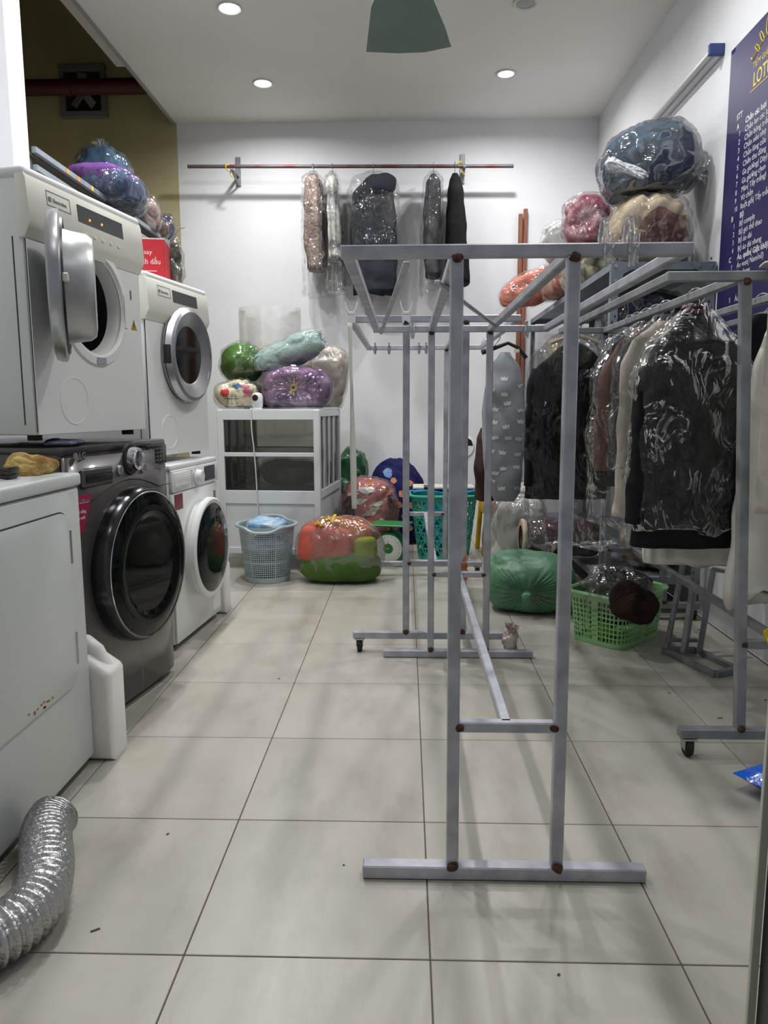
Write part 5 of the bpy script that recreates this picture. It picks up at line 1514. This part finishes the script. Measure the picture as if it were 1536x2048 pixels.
# green sack on the floor
M_GRN2 = mat('green_woven_sack', rgb(92, 140, 106), 0.45, col2=rgb(78, 124, 92), nscale=5, bump=0.35, bscale=18)
t, b = bundle('plastic_sack', 'big green plastic sack with gathered tied end on the floor', 'bag', (0.675, 4.01, 0.0), (0.25, 0.165, 0.195), M_GRN2, axis=(-0.22, -1, -0.12), part='sack', filmm=None, amp=0.02, seed=80, e=(0.75, 0.8), wr=(15, 0.085), pinch=0.10, n=140, m_=60, ridge=0.007)
mb = MB()
soft(mb, (-0.045, -0.215, 0.115), (0.026, 0.026, 0.026), amp=0.004, freq=40, seed=81, n=24, m=14)
mb.build('knot', M_GRN2, t)
MB().tube([(-0.04, -0.225, 0.11), (0.0, -0.222, 0.112), (0.05, -0.215, 0.115), (0.10, -0.205, 0.112)], 0.003, 6).build('red_string', mat('red_string', rgb(150, 40, 34), 0.6), t)
MB().tube([(-0.045 + 0.03 * math.cos(R(30 * k)), -0.238 - 0.004 * math.sin(R(60 * k)), 0.125 + 0.03 * math.sin(R(30 * k))) for k in range(12)], 0.0022, 5, loop=True).build('tie_string', M_GRN2, t)

# welded metal stand
ms = thing('metal_stand', 'small grey welded steel stand with upright prongs by the right wall', 'stand', (1.27, 3.12, 0))
def sb(name, p, q, w_=0.020):
    return MB().bar((p[0] - 1.27, p[1] - 3.12, p[2]), (q[0] - 1.27, q[1] - 3.12, q[2]), w_, w_, 0.002).build(name, M_STEELD, ms, smooth=0)
c1, c2, c3, c4 = (1.165, 3.267, 0.0125), (1.268, 2.957, 0.0125), (1.385, 3.02, 0.0125), (1.31, 3.27, 0.0125)
for a, b in ((c1, c2), (c2, c3), (c3, c4), (c4, c1)):
    sb('base_bar', a, b, 0.024)
for (x0, y0_, x1, z1, hx) in ((1.175, 3.262, 1.26, 0.47, 0.0), (1.225, 3.20, 1.275, 0.34, -0.05), (1.262, 3.27, 1.325, 0.43, 0.0), (1.305, 3.22, 1.37, 0.385, 0.07)):
    sb('prong', (x0, y0_, 0.02), (x1, y0_ + 0.06, z1), 0.020)
    if hx:
        sb('prong_hook', (x1 - 0.008, y0_ + 0.06, z1), (x1 + hx, y0_ + 0.03, z1 - 0.012), 0.018)
sb('cross_tie', (1.17, 3.262, 0.06), (1.31, 3.262, 0.06), 0.016)

# ------------------------------------------------------------------ shelf in the alcove, upper left
als = thing('wall_shelf', 'grey slotted angle shelf above the dryers in the left alcove', 'shelf', (-1.98, 4.68, 0))
for x in (0.185, -0.27):
    for y in (-1.03, 1.03):
        MB().box(x - 0.018, x + 0.018, y - 0.018, y + 0.018, 0.0, 2.30, 0.002, 1).build('post', M_ANG, als, smooth=0)
for (zz, hh) in ((2.285, 0.028), (2.205, 0.028)):
    MB().box(0.226, 0.250, -1.06, 1.06, zz, zz + hh, 0.002, 1).build('front_rail', M_ANG, als, smooth=0)
    MB().box(-0.30, -0.276, -1.06, 1.06, zz, zz + hh, 0.002, 1).build('rear_rail', M_ANG, als, smooth=0)
MB().box(-0.275, 0.225, -1.05, 1.05, 2.275, 2.290, 0.001, 1).build('shelf_board', mat('dark_shelf_board', rgb(88, 84, 78), 0.7), als, smooth=0)
for (y, cl) in ((-0.75, rgb(214, 146, 60)), (-0.45, rgb(216, 190, 70)), (0.05, rgb(206, 150, 60)), (-0.62, rgb(210, 140, 60))):
    MB().box(0.2505, 0.2515, y, y + 0.03, 2.287, 2.311).build('tape_mark', mat('tape_%d' % int(y * -100 + 50), cl, 0.6), als, smooth=0)
Z3 = 2.292
GA = 'bundles on the alcove shelf'
bundle('duvet_bundle', 'teal blue duvet in plastic on the upper left shelf', 'bundle', (-1.99, 5.05, Z3), (0.185, 0.20, 0.245), fabric('teal_blue_duvet', rgb(56, 88, 116), rgb(44, 70, 98), 4, 0.4, 10), amp=0.025, seed=91, e=(0.8, 0.85), group=GA, wr=(9, 0.06), knot=((0.1, 0, 1), None, 0.05, 0.045))
t, b = bundle('duvet_bundle', 'purple and denim blue quilt in shiny plastic overhanging the left shelf', 'bundle', (-1.77, 4.60, Z3 - 0.03), (0.20, 0.24, 0.118), fabric('denim_blue_quilt', rgb(66, 86, 120), rgb(54, 70, 104), 4, 0.4, 10), amp=0.02, seed=92, e=(0.75, 0.8), group=GA)
mb = MB()
soft(mb, (-0.03, -0.01, 0.165), (0.19, 0.235, 0.085), amp=0.02, freq=6, seed=93)
q = mb.build('purple_fold', fabric('purple_fold', rgb(126, 84, 156), rgb(104, 66, 134), 6), t, smooth=0)
q.data.shade_smooth()
bundle('blanket_bundle', 'brown and white blanket in plastic on the left shelf beside the quilt', 'bundle', (-1.765, 5.26, Z3), (0.08, 0.10, 0.125), fabric('brown_fur_blanket', rgb(112, 80, 76), rgb(196, 180, 174), 6, 0.4), axis=(0.3, -0.4, 1), amp=0.03, seed=94, group=GA)
bundle('blanket_bundle', 'small brown bundle at the edge of the left shelf', 'bundle', (-1.78, 5.46, Z3), (0.08, 0.08, 0.075), fabric('cocoa_bundle', rgb(104, 74, 70)), amp=0.015, seed=95, group=GA)
bundle('blanket_bundle', 'small navy bundle in plastic at the end of the left shelf', 'bundle', (-1.80, 5.665, Z3), (0.075, 0.075, 0.115), fabric('ink_navy_bundle', rgb(40, 42, 84)), axis=(0.2, 0, 1), amp=0.015, seed=96, group=GA)

# red essential oil box on the second dryer
bx_ = thing('carton', 'red printed carton standing on top of the closed dryer', 'box', (-1.235, 3.68, 1.688), R(10))
MB().box(-0.13, 0.08, -0.09, 0.09, 0.0, 0.20, 0.003, 1).build('box', M_RED, bx_, smooth=0)
MB().box(-0.132, 0.082, -0.092, 0.092, 0.197, 0.203, 0.001, 1).build('lid_edge', mat('white_card_edge', rgb(206, 190, 186), 0.6), bx_, smooth=0)
text('lettering', 'Tinh d\u1ea7u', 0.036, mat('cream_print', rgb(232, 214, 208), 0.6), bx_, (-0.052, -0.0908, 0.085), (1, 0, 0), (0, 0, 1), 0.0003, sx=0.85)
text('lettering', 'on say', 0.030, mat('cream_print', rgb(232, 214, 208)), bx_, (-0.055, -0.0908, 0.13), (1, 0, 0), (0, 0, 1), 0.0003)
MB().box(-0.128, 0.04, -0.0912, -0.0904, 0.052, 0.055).build('printed_line', mat('cream_print', rgb(232, 214, 208)), bx_, smooth=0)
t, b = bundle('wrapped_parts', 'clear plastic wrapped dark metal parts beside the red carton', 'parts', (-1.165, 3.835, 1.688), (0.035, 0.03, 0.13), fabric('oily_green_parts', rgb(104, 112, 96), rgb(60, 50, 44), 16), amp=0.02, freq=12, seed=98, group='odds on the machines', crum=0.012)
MB().tube([(0.0, 0, 0.22), (0.01, 0, 0.28), (0.03, 0, 0.30), (0.06, 0, 0.305)], 0.003, 6).build('wire_hook', M_STEELD, t)

# ------------------------------------------------------------------ jerrycans, duct and odds on and around the machines
def jerrycan(label, x0, x1, y0, y1, h):
    t = thing('jerrycan', label, 'jerrycan', ((x0 + x1) / 2, (y0 + y1) / 2, 0), 0, 'white plastic jerrycans')
    hx, hy = (x1 - x0) / 2, (y1 - y0) / 2
    zb = h * 0.72
    MB().prism([(-hx, 0.004), (hx, 0.0), (hx, zb), (hx - 0.008, zb + 0.014), (hx - 0.075, h * 0.88), (-hx + 0.05, h * 0.86), (-hx, zb)], 'y', -hy, hy, 0.022, 4).build('can', M_JERRY, t)
    MB().tube([(hx - 0.03, 0, zb - 0.01), (hx - 0.065, 0, h * 0.89), (hx - 0.095, 0, h * 0.955), (hx - 0.125, 0, h * 0.965), (-hx + 0.09, 0, h * 0.965), (-hx + 0.06, 0, h * 0.93), (-hx + 0.05, 0, zb + 0.02)], 0.026, 14).build('handle', M_JERRY, t)
    MB().lathe([(0.022, h * 0.88), (0.024, h * 0.965), (0.020, h * 0.975), (0.001, h * 0.975)], 20, 'z', (-hx + 0.02 + 0.012, 0, 0)).build('cap', mat('white_cap', rgb(214, 214, 214), 0.4), t)
    return t
jc = jerrycan('white plastic jerrycan standing between near dryer and dark washer', -1.16, -0.915, 2.172, 2.298, 0.385)
MB().box(-0.118, 0.118, -0.061, 0.061, 0.004, 0.030, 0.012, 2).build('pink_residue', mat('pinkish_liquid', rgb(214, 186, 180), 0.4), jc)
jerrycan('white plastic jerrycan on the floor past the white washer', -1.19, -0.965, 3.855, 3.975, 0.36)

# foil duct
ctrl = [(-0.895, 1.735, 0.07), (-0.89, 1.69, 0.068), (-0.86, 1.62, 0.066), (-0.815, 1.53, 0.063), (-0.785, 1.43, 0.062), (-0.80, 1.34, 0.062), (-0.86, 1.26, 0.062), (-0.95, 1.20, 0.062), (-1.05, 1.16, 0.062)]
def crom(P, n):
    out = []
    for i in range(len(P) - 1):
        p0, p1, p2, p3 = Vector(P[max(i - 1, 0)]), Vector(P[i]), Vector(P[i + 1]), Vector(P[min(i + 2, len(P) - 1)])
        for k in range(n):
            t_ = k / n
            out.append(0.5 * ((2 * p1) + (p2 - p0) * t_ + (2 * p0 - 5 * p1 + 4 * p2 - p3) * t_ ** 2 + (3 * p1 - p0 - 3 * p2 + p3) * t_ ** 3))
    out.append(Vector(P[-1]))
    return out
path = crom(ctrl, 28)
mb = MB()
mb.tube(path, 0.055, 36, rf=lambda i: 0.0545 + 0.0058 * math.cos(i * 2 * PI / 6.0))
sv = Vector((3, 1, 2))
for v in mb.bm.verts:
    v.co += v.co.normalized() * 0.003 * noise.noise(v.co * 30 + sv) + Vector((0, 0, 0.0015 * noise.noise(v.co * 60)))
    v.co.z = max(v.co.z, 0.002)
dct = mb.build('foil_duct', M_FOIL, smooth=0)
dct.data.shade_smooth()
tag(dct, 'ribbed silver foil exhaust duct lying on the floor by the near dryer', 'duct')

# on the near dryer
ZD = 0.9135
mb = MB()
soft(mb, (-1.085, 2.10, ZD + 0.022), (0.055, 0.075, 0.036), amp=0.03, freq=14, seed=101, flat=ZD, n=48, m=24, crum=0.008)
q = tag(mb.build('rag', fabric('mustard_rag', rgb(190, 168, 104), rgb(140, 104, 60), 16, 0.6, 60), smooth=0), 'crumpled mustard yellow rag on the near white dryer', 'rag')
q.data.shade_smooth()
mb = MB()
for k, (rx, ry, cx, cy) in enumerate(((0.06, 0.05, -1.11, 1.96), (0.05, 0.06, -1.13, 2.0), (0.07, 0.04, -1.10, 1.93))):
    mb.tube([(cx + rx * math.cos(R(20 * i)), cy + ry * math.sin(R(20 * i)), ZD + 0.006 + 0.010 * k + 0.004 * math.sin(i)) for i in range(18)], 0.0045, 6, loop=True)
cab_ = mb.build('coiled_cable', M_BLACK)
tag(cab_, 'coiled black cable beside the mustard rag on the near dryer', 'cable')
cab_['kind'] = 'stuff'
mb = MB()
soft(mb, (-1.16, 1.94, ZD + 0.018), (0.05, 0.08, 0.02), amp=0.02, freq=14, seed=102, flat=ZD, crum=0.006)
q = tag(mb.build('rag', fabric('speckled_rag', rgb(150, 146, 132), rgb(70, 66, 60), 30), smooth=0), 'flat speckled grey rag under the coiled cable on the near dryer', 'rag')
q.data.shade_smooth()
mb = MB()
mb.sheet(lambda u, v: (-1.30 + 0.09 * u, 2.05 - 0.10 * u + 0.012 * math.sin(u * 4 + v * 2), ZD + 0.002 + 0.115 * v), 8, 8)
tag(mb.build('leaflet', mat('lime_paper', rgb(176, 214, 110), 0.6), solid=0.001), 'lime green leaflet standing at the back of the near dryer', 'leaflet')
mb = MB()
soft(mb, (-1.13, 2.42, 0.988), (0.05, 0.09, 0.010), amp=0.02, freq=14, seed=103, flat=0.979)
q = tag(mb.build('rag', fabric('blue_grey_rag', rgb(100, 108, 132), rgb(60, 66, 84), 20), smooth=0), 'thin blue grey rag tucked under the open dryer', 'rag')
q.data.shade_smooth()

# ------------------------------------------------------------------ clips, straps and ties on the racks
def clip(label, x, y, z, m=M_CHROME):
    t = thing('trouser_clip', label, 'clip', (x, y, z), 0, 'clips on the racks')
    for s in (-1, 1):
        MB().tube([(0, s * 0.018, -0.035), (0, s * 0.019, 0.02), (0, s * 0.012, 0.028)], 0.004, 6).build('jaw', m, t)
    MB().tube([(0.008 * math.cos(R(60 * k)), -0.022, -0.015 + 0.030 * math.sin(R(60 * k))) for k in range(6)], 0.003, 6, loop=True).build('spring_loop', m, t)
    MB().box(-0.006, 0.006, -0.020, 0.020, 0.024, 0.031, 0.002, 1).build('bridge', m, t)
for (x, y, lab) in ((-0.198, 4.81, 'first metal clip from the left on the wheeled rack far crossbar'), (-0.109, 4.81, 'second metal clip from the left on the wheeled rack far crossbar'), (0.08, 4.81, 'third metal clip from the left on the wheeled rack far crossbar'), (0.125, 4.81, 'fourth metal clip from the left on the wheeled rack far crossbar')):
    clip(lab, x, y, 1.475)
clip('metal clip on the far crossbar of the empty rack, left one', 0.026, 3.19, 1.425)
clip('metal clip near the right end of the empty rack far crossbar', 0.50, 3.19, 1.425)
M_CLEAR = mat('clear_hard_plastic', rgb(226, 230, 230), 0.15, coat=0.5)
for (x, lab) in ((-0.235, 'white forked hook on the left end of the wheeled rack'), (0.0, 'white forked hook over the left post of the wheeled rack')):
    t = thing('forked_hook', lab, 'hook', (x, 3.262, 1.475), 0, 'forked hooks')
    MB().box(-0.018, 0.018, -0.020, -0.016, -0.018, 0.030, 0.002, 1).build('plate', M_CLEAR, t)
    MB().box(-0.018, 0.018, -0.020, 0.018, 0.0155, 0.019, 0.001, 1).build('saddle', M_CLEAR, t)
    for s in (-1, 1):
        MB().tube([(s * 0.010, -0.018, 0.025), (s * 0.022, -0.018, 0.048), (s * 0.026, -0.018, 0.072)], 0.0035, 6).build('prong', M_CLEAR, t)
mb = MB()
mb.sheet(lambda u, v: (-0.240 + 0.020 * (u - 0.5) * (1 - 0.4 * math.sin(6 * v)) + 0.012 * v, 3.240 - 0.003 * math.sin(9 * v), 1.458 - 0.80 * v), 2, 40)
tag(mb.build('ribbon', mat('white_ribbon', rgb(224, 222, 216), 0.5), solid=0.0015), 'white ribbon hanging from the left end of the wheeled rack', 'ribbon')
M_CLIPC = film('clear_strap', base=0.18, fres=0.9, rough=0.1, bscale=20)
for (x, lab) in ((0.412, 'left of two clear plastic hooks on the foreground crossbar'), (0.463, 'right of two clear plastic hooks on the foreground crossbar')):
    t = thing('clear_hook', lab, 'hook', (x, 1.625, 1.425), R(8), 'clear plastic hooks')
    MB().tube([(0, -0.018, -0.035), (0, -0.019, 0.0), (0, -0.017, 0.030), (0, -0.006, 0.062), (0, 0.008, 0.062), (0, 0.018, 0.030), (0, 0.019, -0.01)], 0.0065, 8).build('loop', M_CLIPC, t)
    MB().tube([(0.012, -0.019, 0.03), (0.010, -0.019, -0.03)], 0.004, 6).build('rib', M_CLIPC, t)
# tape and plastic round the wheeled rack
tp = thing('tape_tie', 'orange tape tied round the right post of the wheeled rack', 'tape', (0.255, 3.262, 0.37))
for k in range(3):
    MB().box(-0.019, 0.019, -0.019, 0.019, -0.035 + k * 0.028, -0.012 + k * 0.028, 0.003, 1).build('tape_turn', mat('orange_tape', rgb(214, 108, 62), 0.4), tp)
mb = MB()
ruffle(mb, (0.0, -0.02, 0.045), (0.2, -0.6, 0.7), 0.05, 0.006, 0.02, k=5, seed=2)
mb.build('tape_frill', mat('pale_tape', rgb(222, 200, 186), 0.4), tp)
mb = MB()
soft(mb, (0.468, 3.245, 0.060), (0.034, 0.034, 0.048), amp=0.02, freq=25, seed=111, crum=0.012, n=40, m=24)
ruffle(mb, (0.468, 3.225, 0.10), (0.2, -0.1, 1), 0.035, 0.010, 0.03, k=6, seed=5)
q = tag(mb.build('plastic_wrap', mat('whitish_wrap', rgb(206, 196, 190), 0.3, col2=rgb(150, 124, 118), nscale=14)), 'crumpled plastic wrapped round the right caster of the wheeled rack', 'wrap')

# ------------------------------------------------------------------ small things at the right edge
bp_ = thing('detergent_pouch', 'bright blue detergent pouch lying on the floor at the right edge', 'pouch', (1.085, 1.98, 0.0), R(-62))
mb = MB()
def pouch(u, v):
    a = (2 * u - 1)
    bb = (2 * v - 1)
    hh = 0.038 * max(0, 1 - abs(a) ** 3) * max(0, 1 - abs(bb) ** 2.5) + 0.006 * noise.noise(Vector((u * 6, v * 6, 1)))
    return (0.13 * a, 0.085 * bb, 0.048 + hh)
mb.sheet(pouch, 24, 18)
mb.sheet(lambda u, v: (0.13 * (2 * u - 1), 0.085 * (2 * v - 1), 0.046 - 0.040 * max(0, 1 - abs(2 * u - 1) ** 3) * max(0, 1 - abs(2 * v - 1) ** 2.5)), 24, 18)
pb = mb.build('pouch', mat('blue_pouch_foil', rgb(22, 96, 214), 0.2, coat=0.5, bump=0.3, bscale=30), bp_)
decals(pb, [((-0.06 + 0.015 * k, 0.035 - 0.01 * k, 0.5), (0, 0, -1), (1, 0.3, 0), blot(0.035, 0.016, 200 + k, 12, 0.3)) for k in range(4)], mat('pale_pouch_print', rgb(186, 206, 220), 0.3), 'pale_print', bp_, 0.002)
decals(pb, [((0.0 + 0.02 * k, 0.055, 0.5), (0, 0, -1), (1, 0, 0), blot(0.026, 0.014, 220 + k, 12, 0.4)) for k in range(4)], mat('teal_pouch_print', rgb(40, 130, 160), 0.3), 'teal_print', bp_, 0.003)
mb = MB()
soft(mb, (1.015, 1.87, 0.022), (0.03, 0.035, 0.024), amp=0.012, freq=30, seed=121, flat=0.001)
q = tag(mb.build('orange_peel', mat('orange_wrapper', rgb(240, 150, 40), 0.35), smooth=0), 'small orange wrapper on the floor below the blue pouch', 'wrapper')
q.data.shade_smooth()
ytie = thing('yellow_tag', 'yellow plastic tag tied low on the right rack', 'tag', (1.105, 2.235, 0.40))
for k in range(4):
    mb = MB()
    mb.prism([(-0.008, 0.0), (0.008, 0.0), (0.013, 0.022), (0.0, 0.032), (-0.012, 0.020)], 'y', -0.0015, 0.0015)
    mb.build('petal', mat('yellow_tag_plastic', rgb(232, 206, 40), 0.4), ytie, rot=(0.3, R(70 * k), 0.4 * k), smooth=0)

# litter on the floor
mb = MB()
for (x, y, a, l) in ((-0.66, 1.42, 0.6, 0.016), (-0.62, 1.78, 1.2, 0.006), (-0.52, 2.9, 0.3, 0.008), (1.12, 2.55, 0.2, 0.016), (1.20, 2.42, 1.0, 0.008), (1.36, 2.72, 0.4, 0.010), (1.02, 2.78, 2.0, 0.008), (0.92, 2.3, 0.5, 0.006), (1.28, 3.46, 0.7, 0.014), (1.46, 3.62, 0.2, 0.016), (0.30, 1.32, 0.9, 0.005), (-0.15, 1.66, 0.2, 0.004)):
    l *= 0.6
    mb.box(-l, l, -0.0022, 0.0022, 0.0002, 0.002, 0, 1, Matrix.Translation((x, y, 0)) @ Matrix.Rotation(a, 4, 'Z'))
o = mb.build('floor_litter', mat('dark_litter', rgb(84, 76, 66), 0.9), smooth=0)
tag(o, 'scattered dark specks of litter on the tiled floor', 'litter')
o['kind'] = 'stuff'
